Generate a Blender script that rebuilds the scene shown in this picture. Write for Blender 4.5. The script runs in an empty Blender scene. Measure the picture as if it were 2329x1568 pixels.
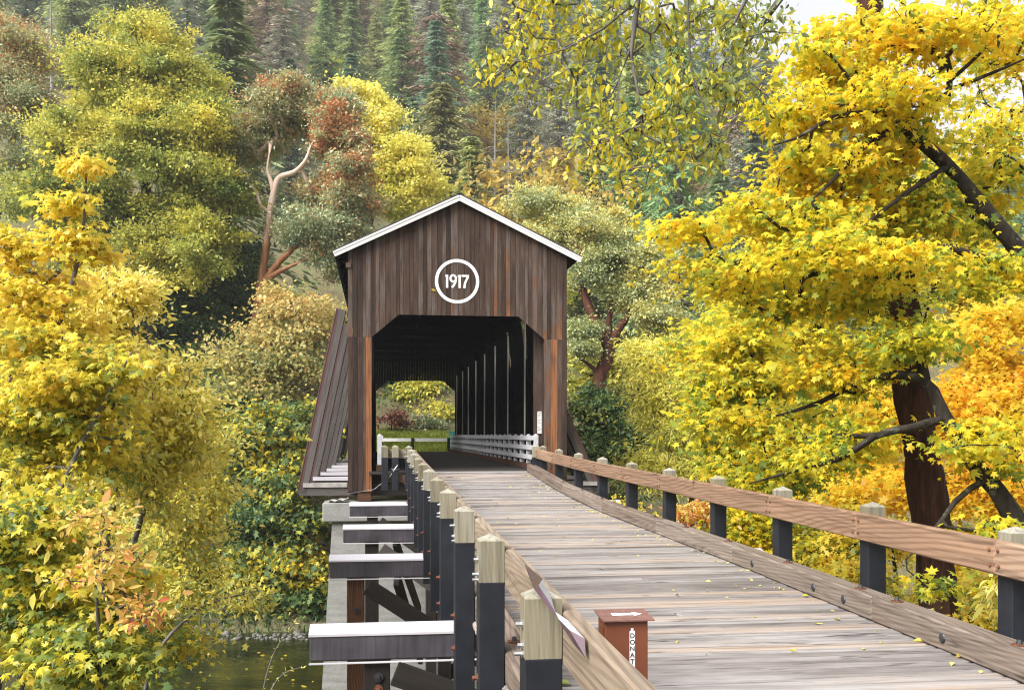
import bpy, math, random
import numpy as np
from mathutils import Vector

S = bpy.context.scene
COL = S.collection
random.seed(7)

# ------------------------------------------------------------------ camera, sky, sun, exposure
FOC = 2263.0            # focal length in photo units (2328 units across the frame)
HOR = 989.5             # height of the horizon in those units
cam_d = bpy.data.cameras.new('camera')
cam = bpy.data.objects.new('camera', cam_d); COL.objects.link(cam)
cam.location = (0, 0, 0); cam.rotation_euler = (math.radians(90), 0, 0)
cam_d.sensor_width = 36.0; cam_d.lens = FOC / 2328 * 36.0
cam_d.shift_y = (HOR - 784) / 2328
cam_d.clip_start = 0.05; cam_d.clip_end = 3000
S.camera = cam

SUN_EL, SUN_AZ = math.radians(43), math.radians(-134)   # azimuth from +Y, clockwise: to the left, a little behind the camera
world = bpy.data.worlds.new("World"); S.world = world; world.use_nodes = True
wn = world.node_tree; wn.nodes.clear()
w_out = wn.nodes.new('ShaderNodeOutputWorld'); w_bg = wn.nodes.new('ShaderNodeBackground')
w_sky = wn.nodes.new('ShaderNodeTexSky'); w_sky.sky_type = 'NISHITA'; w_sky.sun_disc = False
w_sky.sun_elevation = SUN_EL; w_sky.sun_rotation = SUN_AZ; w_sky.air_density = 1.0; w_sky.dust_density = 3.0
w_tc = wn.nodes.new('ShaderNodeTexCoord'); w_no = wn.nodes.new('ShaderNodeTexNoise')
w_no.inputs['Scale'].default_value = 2.2; w_no.inputs['Detail'].default_value = 5
w_rp = wn.nodes.new('ShaderNodeValToRGB')
w_rp.color_ramp.elements[0].position = .3; w_rp.color_ramp.elements[0].color = (6.9, 7.0, 7.5, 1)
w_rp.color_ramp.elements[1].position = .7; w_rp.color_ramp.elements[1].color = (9.2, 9.2, 9.4, 1)
w_mx = wn.nodes.new('ShaderNodeMix'); w_mx.data_type = 'RGBA'; w_mx.inputs[0].default_value = .88
wn.links.new(w_tc.outputs['Generated'], w_no.inputs['Vector']); wn.links.new(w_no.outputs['Fac'], w_rp.inputs['Fac'])
wn.links.new(w_sky.outputs['Color'], w_mx.inputs[6]); wn.links.new(w_rp.outputs['Color'], w_mx.inputs[7])
wn.links.new(w_mx.outputs[2], w_bg.inputs['Color']); w_bg.inputs['Strength'].default_value = .058
wn.links.new(w_bg.outputs['Background'], w_out.inputs['Surface'])

sun_d = bpy.data.lights.new('sun', 'SUN'); sun_d.energy = 4.3; sun_d.angle = math.radians(40); sun_d.color = (1, .97, .93)
sun = bpy.data.objects.new('sun', sun_d); COL.objects.link(sun)
to_sun = Vector((math.sin(SUN_AZ) * math.cos(SUN_EL), math.cos(SUN_AZ) * math.cos(SUN_EL), math.sin(SUN_EL)))
sun.rotation_euler = to_sun.to_track_quat('Z', 'Y').to_euler(); sun.location = (-30, -20, 40)

S.view_settings.view_transform = 'Standard'; S.view_settings.look = 'None'
S.view_settings.exposure = 1.15; S.view_settings.gamma = 1.0
S.cycles.use_denoising = True; S.cycles.use_adaptive_sampling = False; S.cycles.filter_width = 1.15
S.cycles.max_bounces = 14; S.cycles.transparent_max_bounces = 4; S.cycles.diffuse_bounces = 10; S.cycles.transmission_bounces = 8
S.cycles.glossy_bounces = 3
S.cycles.sample_clamp_indirect = 4; S.cycles.volume_bounces = 0

# ------------------------------------------------------------------ frames
TH = math.atan2(1164 - 863, FOC); CT, ST = math.cos(TH), math.sin(TH)
AX = np.array([-ST, CT, 0.0]); BX = np.array([CT, ST, 0.0]); UP = np.array([0, 0, 1.0])
def W(q, p, z): return np.array([q * CT - p * ST, q * ST + p * CT, z])     # q across the bridge, p along it
def pt(u, v, Y): return np.array([(u - 1164) / FOC * Y, Y, (HOR - v) / FOC * Y])
def nrm(a):
    a = np.asarray(a, float); return a / (np.linalg.norm(a) + 1e-9)

# ------------------------------------------------------------------ object helpers
ORG = {}
def tag(o, label=None, cat=None, group=None, kind=None):
    if label: o['label'] = label
    if cat: o['category'] = cat
    if group: o['group'] = group
    if kind: o['kind'] = kind
    return o
def thing(name, label, cat, loc, group=None):
    o = bpy.data.objects.new(name, None); COL.objects.link(o)
    o.location = tuple(float(x) for x in loc); o.empty_display_size = .2
    ORG[o.name] = np.array(loc, float)
    return tag(o, label, cat, group)
def copy_tree(o, loc, rz=0, sc=1.0):
    r = o.copy(); COL.objects.link(r); r.location = tuple(loc); r.rotation_euler = (0, 0, rz)
    r.scale = (sc, sc, sc) if np.isscalar(sc) else sc
    for ch in o.children:
        c = ch.copy(); COL.objects.link(c); c.parent = r
    return r
def link_mesh(name, me, parent, mats):
    for m in (mats if isinstance(mats, (list, tuple)) else [mats]): me.materials.append(m)
    o = bpy.data.objects.new(name, me); COL.objects.link(o)
    if parent is not None:
        o.parent = parent; ORG[o.name] = ORG[parent.name]
    return o

def np_mesh(name, V, F, parent=None, mats=None, tone=None, gv=None, mi=None, smooth=False, loc=None):
    """V (n,3) world coords, F (m,k) faces of equal size; stored relative to the parent's base"""
    base = ORG[parent.name] if parent is not None else (np.array(loc, float) if loc is not None else np.zeros(3))
    V = np.asarray(V, float) - base
    me = bpy.data.meshes.new(name)
    F = np.asarray(F, np.int32); m, k = F.shape
    me.vertices.add(len(V)); me.vertices.foreach_set('co', V.astype(np.float32).ravel())
    me.loops.add(m * k); me.loops.foreach_set('vertex_index', F.ravel())
    me.polygons.add(m); me.polygons.foreach_set('loop_start', np.arange(0, m * k, k, dtype=np.int32))
    if mi is not None: me.polygons.foreach_set('material_index', np.asarray(mi, np.int32))
    if smooth: me.polygons.foreach_set('use_smooth', np.ones(m, bool))
    if tone is not None:
        a = me.attributes.new('tone', 'FLOAT', 'POINT'); a.data.foreach_set('value', np.asarray(tone, np.float32))
    if gv is not None:
        a = me.attributes.new('gv', 'FLOAT_VECTOR', 'POINT'); a.data.foreach_set('vector', np.asarray(gv, np.float32).ravel())
    me.update(calc_edges=True)
    o = link_mesh(name, me, parent, mats)
    if parent is None: o.location = tuple(base); ORG[o.name] = base
    return o

# chamfered box template
_sg = [(x, y, z) for x in (-1, 1) for y in (-1, 1) for z in (-1, 1)]
_vi = {}
for s in _sg:
    for a in range(3): _vi[(s, a)] = len(_vi)
def _tpl():
    fs = []
    def put(f):
        P = []
        for i in f:
            (s, a) = keys[i]; P.append(np.array([s[j] * (1 if j == a else .8) for j in range(3)]))
        n = np.cross(P[1] - P[0], P[2] - P[0])
        fs.append(f if np.dot(n, sum(P)) > 0 else f[::-1])
    keys = {v: k for k, v in _vi.items()}
    for a in range(3):
        b, c = [i for i in range(3) if i != a]
        for sg in (-1, 1):
            q = []
            for sb, sc in ((-1, -1), (1, -1), (1, 1), (-1, 1)):
                s = [0, 0, 0]; s[a] = sg; s[b] = sb; s[c] = sc; q.append(_vi[(tuple(s), a)])
            put(q)
    for c in range(3):
        a, b = [i for i in range(3) if i != c]
        for sa in (-1, 1):
            for sb in (-1, 1):
                s0 = [0, 0, 0]; s0[a] = sa; s0[b] = sb; s0[c] = -1; s1 = list(s0); s1[c] = 1
                put([_vi[(tuple(s0), a)], _vi[(tuple(s0), b)], _vi[(tuple(s1), b)], _vi[(tuple(s1), a)]])
    for s in _sg: put([_vi[(s, 0)], _vi[(s, 1)], _vi[(s, 2)]])
    return fs
_BOXF = _tpl()
_BOXK = [None] * 24
for k_, v_ in _vi.items(): _BOXK[v_] = k_

class MB:
    def __init__(s): s.v = []; s.f = []; s.t = []; s.g = []; s.m = []
    def add(s, V, F, tone=.5, mi=0, gv=None):
        n = len(s.v)
        s.v += [tuple(x) for x in V]; s.f += [[i + n for i in f] for f in F]; s.m += [mi] * len(F)
        s.t += list(tone) if hasattr(tone, '__len__') else [tone] * len(V)
        s.g += [tuple(x) for x in (gv if gv is not None else V)]
        return s
    def obox(s, c, ax, ay, az, L, Wd, H, tone=.5, mi=0, ch=.006):
        """box with its long (grain) axis ax"""
        c = np.asarray(c, float); h = (L / 2, Wd / 2, H / 2); ch = min(ch, .3 * min(L, Wd, H))
        off = np.array([random.uniform(0, 40), random.uniform(0, 40), random.uniform(0, 40)])
        V = []; G = []
        for (sg, a) in _BOXK:
            l = [sg[j] * (h[j] if j == a else h[j] - ch) for j in range(3)]
            V.append(c + ax * l[0] + ay * l[1] + az * l[2]); G.append(off + np.array(l))
        return s.add(V, _BOXF, tone, mi, G)
    def bx(s, q0, q1, p0, p1, z0, z1, grain='p', tone=.5, mi=0, ch=.006):
        c = W((q0 + q1) / 2, (p0 + p1) / 2, (z0 + z1) / 2); d = {'q': abs(q1 - q0), 'p': abs(p1 - p0), 'z': abs(z1 - z0)}
        e = {'q': BX, 'p': AX, 'z': UP}; o = {'p': 'pqz', 'q': 'qpz', 'z': 'zqp'}[grain]
        return s.obox(c, e[o[0]], e[o[1]], e[o[2]], d[o[0]], d[o[1]], d[o[2]], tone, mi, ch)
    def beam(s, P0, P1, wd, ht, up=UP, tone=.5, mi=0, ch=.006):
        P0 = np.asarray(P0, float); P1 = np.asarray(P1, float); ax = nrm(P1 - P0)
        ay = nrm(np.cross(up, ax)); az = nrm(np.cross(ax, ay))
        return s.obox((P0 + P1) / 2, ax, ay, az, np.linalg.norm(P1 - P0), wd, ht, tone, mi, ch)
    def tube(s, pts, r, n=8, tone=.5, mi=0, cap=True):
        pts = [np.asarray(p, float) for p in pts]; R = r if hasattr(r, '__len__') else [r] * len(pts)
        V = []; F = []; T = None
        for i, p in enumerate(pts):
            d = nrm(pts[min(i + 1, len(pts) - 1)] - pts[max(i - 1, 0)])
            ref = UP if abs(d[2]) < .9 else np.array([1.0, 0, 0])
            a = nrm(np.cross(ref, d)); b = np.cross(d, a)
            for k in range(n):
                t = 2 * math.pi * k / n; V.append(p + R[i] * (a * math.cos(t) + b * math.sin(t)))
        for i in range(len(pts) - 1):
            for k in range(n):
                k2 = (k + 1) % n; F.append([i * n + k, i * n + k2, (i + 1) * n + k2, (i + 1) * n + k])
        if cap: F.append(list(range(n))[::-1]); F.append([(len(pts) - 1) * n + k for k in range(n)])
        return s.add(V, F, tone, mi)
    def prism(s, poly, d, tone=.5, mi=0):
        """poly: world points of a flat outline (counter-clockwise seen from -d), extruded by vector d"""
        n = len(poly); P = [np.asarray(p, float) for p in poly]; V = P + [p + d for p in P]
        F = [list(range(n)), [n + i for i in range(n)][::-1]]
        for i in range(n): j = (i + 1) % n; F.append([i, i + n, j + n, j])
        return s.add(V, F, tone, mi)
    def build(s, name, mats, parent=None, smooth=False, loc=None):
        base = ORG[parent.name] if parent is not None else (np.array(loc, float) if loc is not None else np.zeros(3))
        me = bpy.data.meshes.new(name)
        me.from_pydata([tuple(np.asarray(v) - base) for v in s.v], [], s.f)
        me.polygons.foreach_set('material_index', np.array(s.m, np.int32))
        if smooth: me.polygons.foreach_set('use_smooth', np.ones(len(s.f), bool))
        a = me.attributes.new('tone', 'FLOAT', 'POINT'); a.data.foreach_set('value', np.array(s.t, np.float32))
        a = me.attributes.new('gv', 'FLOAT_VECTOR', 'POINT'); a.data.foreach_set('vector', np.array(s.g, np.float32).ravel())
        me.update()
        o = link_mesh(name, me, parent, mats)
        if parent is None: o.location = tuple(base); ORG[o.name] = base
        return o

# ------------------------------------------------------------------ materials
class NT:
    def __init__(s, name):
        s.m = bpy.data.materials.new(name); s.m.use_nodes = True; s.t = s.m.node_tree; s.t.nodes.clear()
        s.out = s.n('ShaderNodeOutputMaterial')
    def n(s, typ, **kw):
        x = s.t.nodes.new(typ)
        for k, v in kw.items(): setattr(x, k, v)
        return x
    def l(s, a, b): s.t.links.new(a, b)
    def attr(s, nm): return s.n('ShaderNodeAttribute', attribute_name=nm)
    def ramp(s, fac, stops, interp='LINEAR'):
        r = s.n('ShaderNodeValToRGB'); cr = r.color_ramp; cr.interpolation = interp
        while len(cr.elements) < len(stops): cr.elements.new(.5)
        for e, (p, c) in zip(cr.elements, stops):
            e.position = p; e.color = (c[0], c[1], c[2], 1) if hasattr(c, '__len__') else (c, c, c, 1)
        s.l(fac, r.inputs['Fac']); return r.outputs['Color']
    def noise(s, vec, scale, detail=3, rough=.55, dist=0):
        x = s.n('ShaderNodeTexNoise'); x.inputs['Scale'].default_value = scale; x.inputs['Detail'].default_value = detail
        x.inputs['Roughness'].default_value = rough; x.inputs['Distortion'].default_value = dist
        if vec is not None: s.l(vec, x.inputs['Vector'])
        return x.outputs['Fac']
    def mapv(s, vec, scale):
        x = s.n('ShaderNodeMapping'); x.inputs['Scale'].default_value = scale; s.l(vec, x.inputs['Vector']); return x.outputs['Vector']
    def math(s, op, a, b=None, c=None):
        x = s.n('ShaderNodeMath', operation=op)
        for i, q in enumerate((a, b, c)):
            if q is None: continue
            if isinstance(q, (int, float)): x.inputs[i].default_value = q
            else: s.l(q, x.inputs[i])
        return x.outputs[0]
    def mix(s, f, a, b, mode='MIX'):
        x = s.n('ShaderNodeMix', data_type='RGBA', blend_type=mode)
        for i, q in ((0, f), (6, a), (7, b)):
            if isinstance(q, (int, float)): x.inputs[i].default_value = q
            elif isinstance(q, tuple): x.inputs[i].default_value = (*q[:3], 1)
            else: s.l(q, x.inputs[i])
        return x.outputs[2]
    def bump(s, h, st=.3, d=.01):
        x = s.n('ShaderNodeBump'); x.inputs['Strength'].default_value = st; x.inputs['Distance'].default_value = d; s.l(h, x.inputs['Height']); return x.outputs['Normal']
    def bsdf(s, col, rough=.7, metal=0, spec=.5, nor=None):
        x = s.n('ShaderNodeBsdfPrincipled')
        if isinstance(col, tuple): x.inputs['Base Color'].default_value = (*col[:3], 1)
        else: s.l(col, x.inputs['Base Color'])
        if isinstance(rough, (int, float)): x.inputs['Roughness'].default_value = rough
        else: s.l(rough, x.inputs['Roughness'])
        x.inputs['Metallic'].default_value = metal; x.inputs['Specular IOR Level'].default_value = spec
        if nor is not None: s.l(nor, x.inputs['Normal'])
        return x.outputs['BSDF']
    def done(s, sh): s.l(sh, s.out.inputs['Surface']); return s.m

def wood(name, stops, sx=1.2, sy=28, grain=.55, ring=0.0, rough=.8, bump=.35, ringscale=14, blotch=.25, cracks=0.0, cksc=(2.2, 30, 30), gain=.74):
    t = NT(name); g = t.attr('gv').outputs['Vector']; tone = t.attr('tone').outputs['Fac']
    fine = t.noise(t.mapv(g, (sx, sy, sy)), 1.0, 6, .65, .4)
    blot = t.noise(t.mapv(g, (.9, 3.5, 3.5)), 1.0, 4, .6)
    f = t.math('ADD', tone, t.math('MULTIPLY', t.math('SUBTRACT', blot, .5), blotch * 2))
    col = t.ramp(f, stops)
    gr = t.ramp(fine, [(.30, 1 - grain), (.52, 1.0), (.75, 1.18)])
    col = t.mix(1.0, col, gr, 'MULTIPLY'); col = t.mix(1.0, col, (gain, gain, gain), 'MULTIPLY')
    h = fine
    if ring > 0:
        w = t.n('ShaderNodeTexWave', wave_type='BANDS', bands_direction='DIAGONAL'); w.inputs['Scale'].default_value = ringscale * 6.28 / 10
        w.inputs['Distortion'].default_value = 20; w.inputs['Detail'].default_value = 1; w.inputs['Detail Scale'].default_value = 3.2 / (ringscale * 6.28 / 10)
        t.l(t.mapv(g, (.10, 1.0, 1.0)), w.inputs['Vector'])
        col = t.mix(ring, col, t.mix(1.0, col, t.ramp(w.outputs['Fac'], [(.15, (.50, .42, .36)), (.5, 1.0), (1, 1.12)]), 'MULTIPLY'))
    if cracks > 0:
        ck = t.noise(t.mapv(g, cksc), 1.0, 3, .7, .2)
        col = t.mix(1.0, col, t.ramp(ck, [(.29, 1 - cracks), (.40, 1.0)]), 'MULTIPLY')
        h = t.math('ADD', fine, t.math('MULTIPLY', ck, .6))
    return t.done(t.bsdf(col, rough, 0, .3, t.bump(h, bump, .006)))

M = {}
def simple(name, col, rough=.5, metal=0, spec=.5, var=.15, scale=4.0, bump=0, bscale=40):
    t = NT(name); tc = t.n('ShaderNodeTexCoord').outputs['Object']
    n = t.noise(tc, scale, 4)
    c = t.mix(1.0, col, t.ramp(n, [(.3, 1 - var), (.7, 1 + var)]), 'MULTIPLY')
    nor = t.bump(t.noise(tc, bscale, 3), bump, .003) if bump else None
    return t.done(t.bsdf(c, rough, metal, spec, nor))
M['siding'] = wood('weathered_siding', [(0, (.030, .019, .014)), (.3, (.080, .046, .031)), (.55, (.135, .085, .062)), (.72, (.20, .16, .14)), (.86, (.24, .11, .055)), (1, (.44, .18, .075))], .8, 24, .65, .12, .85, .4, 30, .5, .5, (.8, 18, 18), gain=.52)
M['inner_shade'] = simple('shade_painted_timber', (.0075, .0065, .006), .95, 0, .05, .4, 3)  # shade inside the bridge, painted in as a near-black timber colour
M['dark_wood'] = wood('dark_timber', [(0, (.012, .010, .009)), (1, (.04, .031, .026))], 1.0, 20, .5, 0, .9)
M['brown_timber'] = wood('brown_timber', [(0, (.075, .035, .02)), (.6, (.15, .07, .036)), (1, (.22, .12, .07))], .9, 22, .6, .75, .8, .5, 20)
M['brace_wood'] = wood('grey_brace_wood', [(0, (.05, .042, .038)), (.6, (.10, .085, .078)), (1, (.17, .15, .14))], .9, 22, .55, .1, .85)
M['deck'] = wood('deck_planks', [(0, (.12, .098, .088)), (.35, (.25, .225, .215)), (.6, (.36, .34, .332)), (.85, (.41, .345, .30)), (1, (.44, .345, .275))], .7, 22, .6, .12, .8, .6, 26, .5, .8, (1.1, 13, 13), gain=.74)
M['floor'] = wood('dark_floor_planks', [(0, (.03, .026, .024)), (1, (.09, .078, .07))], .8, 30, .5, 0, .85)  # darker than the deck planks: the interior's shade is in the colour
M['rail'] = wood('rail_timber', [(0, (.27, .17, .11)), (.45, (.40, .25, .16)), (.75, (.46, .32, .225)), (1, (.42, .37, .32))], .6, 26, .55, .5, .7, .4, 19, .3, .4, (1.2, 16, 16))
M['rail_grey'] = wood('weathered_rail_timber', [(0, (.21, .16, .115)), (.5, (.34, .265, .195)), (1, (.43, .36, .29))], .6, 26, .55, .35, .75, .35, 19, .35, .5, (1.2, 16, 16))
M['curb'] = wood('curb_timber', [(0, (.16, .105, .08)), (.5, (.27, .215, .175)), (1, (.36, .31, .265))], .6, 24, .6, .4, .8, .45, 20, .35, .55, (1.2, 16, 16))
M['post_top'] = wood('bare_post_wood', [(0, (.20, .175, .115)), (.5, (.30, .27, .19)), (1, (.44, .42, .35))], .9, 22, .5, .12, .75, .3, 30, .4, .55, (1.2, 16, 16))

M['black'] = simple('black_coated_timber', (.011, .013, .019), .55, 0, .35, .35, 5, .3, 60)
M['black_side'] = M['black']
M['clad'] = None
M['white'] = simple('white_paint', (.78, .78, .77), .5, 0, .4, .06, 2)
M['white_worn_glare'] = simple('worn_white_paint_and_glare', (.42, .42, .44), .6, 0, .4, .18, 7)  # worn paint on the railings; a painted reflection on the torn strip
M['cap_metal'] = simple('pale_sheet_metal', (.50, .48, .52), .42, 0, .6, .05, 1.5)  # pale colour stands in for the sky's reflection on the cladding tops
M['cap_rusty'] = simple('streaked_sheet_metal', (.30, .285, .27), .45, 0, .5, .3, 5)
M['brown_metal'] = simple('brown_flashing', (.10, .045, .042), .4, 0, .5, .15, 3)
M['purple_metal'] = simple('purple_flashing', (.085, .045, .062), .35, 0, .6, .15, 3)
M['box'] = simple('brown_box_paint', (.165, .050, .022), .42, 0, .5, .10, 5, .08, 90)
M['box_lid'] = simple('faded_box_lid_paint', (.17, .080, .066), .5, 0, .5, .25, 22)
M['steel'] = simple('galvanised_steel', (.55, .56, .58), .35, .9, .5, .2, 10)
M['dark_steel'] = simple('dark_bolt_steel', (.06, .06, .066), .45, .6, .5, .3, 20)
M['rust'] = simple('rusty_steel', (.16, .062, .03), .7, .3, .4, .4, 30)
M['rod'] = simple('pale_iron_rod', (.62, .58, .50), .6, 0, .4, .2, 3)
M['roof'] = simple('dark_roofing', (.045, .042, .04), .8, 0, .3, .3, 3)
M['ink'] = simple('black_lettering', (.012, .012, .012), .6)
M['teal'] = simple('teal_paint', (.05, .30, .29), .5)
M['rock'] = simple('river_stone', (.125, .12, .105), .8, 0, .3, .6, 6)
M['pole_wood'] = simple('reddish_pole_wood', (.24, .085, .055), .8, 0, .3, .3, 5)
M['insulator'] = simple('pale_insulator', (.6, .62, .63), .35)

t = NT('dark_cladding'); tc = t.n('ShaderNodeTexCoord').outputs['Object']
st = t.noise(t.mapv(tc, (46, 46, 1.2)), 1.0, 3, .6); bl = t.noise(tc, 2.0, 3)
c = t.mix(1.0, (.056, .051, .062), t.ramp(st, [(.3, .72), (.7, 1.3)]), 'MULTIPLY'); c = t.mix(1.0, c, t.ramp(bl, [(.3, .7), (.7, 1.35)]), 'MULTIPLY')
M['clad'] = t.done(t.bsdf(c, t.ramp(bl, [(.3, .30), (.7, .5)]), .15, .6, t.bump(bl, .25, .05)))

t = NT('board_formed_concrete'); tc = t.n('ShaderNodeTexCoord').outputs['Object']; sep = t.n('ShaderNodeSeparateXYZ'); t.l(tc, sep.inputs[0])
n1 = t.noise(t.mapv(tc, (1, 1, 7)), 1.0, 5); n2 = t.noise(tc, 22, 4); n3 = t.noise(t.mapv(tc, (3, 3, .5)), 1.0, 4)
c = t.ramp(n1, [(.3, (.20, .20, .19)), (.7, (.31, .31, .295))]); c = t.mix(1.0, c, t.ramp(n2, [(.3, .82), (.7, 1.1)]), 'MULTIPLY')
hz = t.math('ADD', sep.outputs['Z'], t.math('MULTIPLY', n3, 1.4))
c = t.mix(t.ramp(hz, [(-.0, 0.0), (1, 0.0)]), c, c)
low = t.math('MULTIPLY', t.math('LESS_THAN', hz, -3.3), .55)
c = t.mix(low, c, (.34, .23, .10)); c = t.mix(t.ramp(n3, [(.55, 0.0), (.75, .55)]), c, (.17, .15, .12))
M['concrete'] = t.done(t.bsdf(c, .85, 0, .3, t.bump(n1, .4, .02)))

def leafmat(name, stops, trans=.42, rough=.5, spec=.4, rnd=0.0):
    t = NT(name); f = t.attr('tone').outputs['Fac']
    col = t.ramp(f, stops)
    if rnd > 0:
        oi = t.n('ShaderNodeObjectInfo').outputs['Random']
        hs = t.n('ShaderNodeHueSaturation'); t.l(col, hs.inputs['Color'])
        t.l(t.math('ADD', .5 - rnd * .12, t.math('MULTIPLY', oi, rnd * .24)), hs.inputs['Hue'])
        t.l(t.math('ADD', 1 - rnd, t.math('MULTIPLY', oi, rnd * 2)), hs.inputs['Value']); col = hs.outputs['Color']
    b = t.bsdf(col, rough, 0, spec)
    tr = t.n('ShaderNodeBsdfTranslucent'); t.l(col, tr.inputs['Color'])
    mx = t.n('ShaderNodeMixShader'); mx.inputs[0].default_value = trans
    t.l(b, mx.inputs[1]); t.l(tr.outputs[0], mx.inputs[2])
    return t.done(mx.outputs[0])
def bark(name, a, b, sc=9, rough=.9, blot=None, bsc=.9, bth=.48):
    t = NT(name); tc = t.n('ShaderNodeTexCoord').outputs['Object']
    n = t.noise(t.mapv(tc, (sc, sc, sc * .16)), 1.0, 5, .65, .5)
    c = t.ramp(n, [(.3, a), (.7, b)])
    if blot: c = t.mix(t.ramp(t.noise(tc, bsc, 4), [(bth, 0.0), (bth + .1, 1.0)]), c, blot)
    return t.done(t.bsdf(c, rough, 0, .25, t.bump(n, .8, .03)))
M['bark_dark'] = bark('dark_mossy_bark', (.009, .007, .005), (.045, .036, .027), 9, .9, (.085, .082, .06), 7, .58)
M['bark_red'] = bark('red_furrowed_bark', (.014, .007, .005), (.085, .036, .021), 11)
M['bark_grey'] = bark('grey_bark', (.05, .045, .04), (.17, .155, .145))
M['bark_pale'] = bark('bleached_wood', (.17, .16, .15), (.34, .32, .30))
M['bark_madrone'] = bark('peeling_madrone_bark', (.19, .085, .045), (.42, .20, .10), 4, .6)
t = NT('peeled_madrone_bark'); tc = t.n('ShaderNodeTexCoord').outputs['Object']; sep = t.n('ShaderNodeSeparateXYZ'); t.l(tc, sep.inputs[0])
n = t.noise(t.mapv(tc, (4, 4, .7)), 1.0, 5, .65, .5); lo = t.ramp(n, [(.3, (.17, .065, .028)), (.7, (.38, .18, .08))]); hi = t.ramp(n, [(.3, (.50, .33, .25)), (.7, (.72, .58, .49))])
h = t.ramp(t.math('ADD', t.math('MULTIPLY', sep.outputs['Z'], .05), t.math('MULTIPLY', n, .15)), [(.80, 0.0), (.95, 1.0)])
M['bark_madrone_pale'] = t.done(t.bsdf(t.mix(h, lo, hi), .6, 0, .3, t.bump(n, .5, .03)))
M['bark_madrone_dark'] = bark('dark_madrone_bark', (.035, .018, .014), (.16, .055, .03), 6, .8)

G_, Y_, O_ = (.06, .115, .02), (.62, .43, .025), (.70, .30, .02)
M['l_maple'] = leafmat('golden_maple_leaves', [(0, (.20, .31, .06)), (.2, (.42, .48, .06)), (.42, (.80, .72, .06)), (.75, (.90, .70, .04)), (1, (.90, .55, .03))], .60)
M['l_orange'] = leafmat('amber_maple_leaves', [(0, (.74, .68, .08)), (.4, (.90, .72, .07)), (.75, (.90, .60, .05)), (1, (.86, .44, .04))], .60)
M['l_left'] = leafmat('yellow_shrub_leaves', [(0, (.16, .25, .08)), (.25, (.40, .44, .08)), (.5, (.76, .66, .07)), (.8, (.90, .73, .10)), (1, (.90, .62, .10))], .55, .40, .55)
M['l_dogwood'] = leafmat('pale_dogwood_leaves', [(0, (.26, .33, .13)), (.3, (.56, .55, .12)), (.6, (.84, .72, .12)), (1, (.90, .78, .26))], .4, .38, .6)
M['l_pink'] = leafmat('salmon_orange_leaves', [(0, (.58, .52, .10)), (.4, (.86, .62, .18)), (.75, (.86, .42, .15)), (1, (.72, .20, .08))], .45)
M['l_hang'] = leafmat('olive_gold_leaves', [(0, (.22, .29, .12)), (.3, (.46, .47, .07)), (.65, (.72, .60, .04)), (1, (.88, .68, .05))], .45, .4, .5)
M['l_bank'] = leafmat('riverbank_maple_leaves', [(0, (.06, .12, .045)), (.3, (.16, .26, .12)), (.55, (.40, .42, .06)), (.8, (.66, .54, .045)), (1, (.80, .56, .05))], .38)
M['l_tan'] = leafmat('tan_maple_leaves', [(0, (.25, .31, .13)), (.35, (.50, .45, .14)), (.7, (.66, .50, .18)), (1, (.72, .42, .14))], .38)
M['l_olive'] = leafmat('olive_yellow_leaves', [(0, (.13, .20, .05)), (.35, (.37, .41, .09)), (.65, (.66, .62, .11)), (1, (.86, .74, .14))], .36)
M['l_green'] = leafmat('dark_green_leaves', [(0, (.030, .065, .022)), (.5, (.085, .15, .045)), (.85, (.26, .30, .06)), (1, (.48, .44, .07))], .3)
M['l_madrone'] = leafmat('grey_green_madrone_leaves', [(0, (.17, .23, .13)), (.45, (.40, .46, .26)), (.7, (.60, .55, .25)), (.85, (.56, .32, .13)), (1, (.52, .15, .055))], .25, .45, .5)
M['l_madrone_y'] = leafmat('yellowing_madrone_leaves', [(0, (.24, .30, .15)), (.4, (.48, .53, .25)), (.7, (.76, .68, .22)), (1, (.84, .66, .13))], .3, .45, .5)
M['l_lemon'] = leafmat('lemon_maple_leaves', [(0, (.40, .43, .09)), (.35, (.74, .70, .13)), (1, (.90, .82, .22))], .42)
M['l_fir'] = leafmat('fir_needles', [(0, (0.120, 0.186, 0.084)), (.5, (0.252, 0.342, 0.150)), (1, (0.456, 0.516, 0.228))], .34, .6, .3, .28)
M['l_blue'] = leafmat('blue_green_needles', [(0, (0.108, 0.162, 0.108)), (.5, (0.216, 0.294, 0.192)), (1, (0.384, 0.444, 0.288))], .34, .6, .3, .22)
M['l_cedar'] = leafmat('yellow_green_cedar_sprays', [(0, (0.204, 0.240, 0.096)), (.5, (0.408, 0.444, 0.168)), (1, (0.648, 0.636, 0.264))], .36, .6, .3, .22)
M['l_grey'] = leafmat('lichen_grey_twigs', [(0, (0.240, 0.252, 0.180)), (.5, (0.396, 0.396, 0.294)), (1, (0.528, 0.504, 0.384))], .3, .8, .2, .3)
M['l_rust'] = leafmat('rusty_needles', [(0, (0.240, 0.204, 0.144)), (.5, (0.432, 0.324, 0.228)), (1, (0.624, 0.504, 0.372))], .3, .8, .2, .3)
M['l_hillgold'] = leafmat('hillside_gold_leaves', [(0, (0.381, 0.410, 0.117)), (.5, (0.761, 0.659, 0.132)), (1, (0.880, 0.878, 0.146))], .35, .6, .3, .3)
M['l_brush'] = leafmat('dull_red_brush', [(0, (.09, .04, .03)), (.5, (.26, .09, .07)), (1, (.42, .24, .14))], .2)

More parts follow.
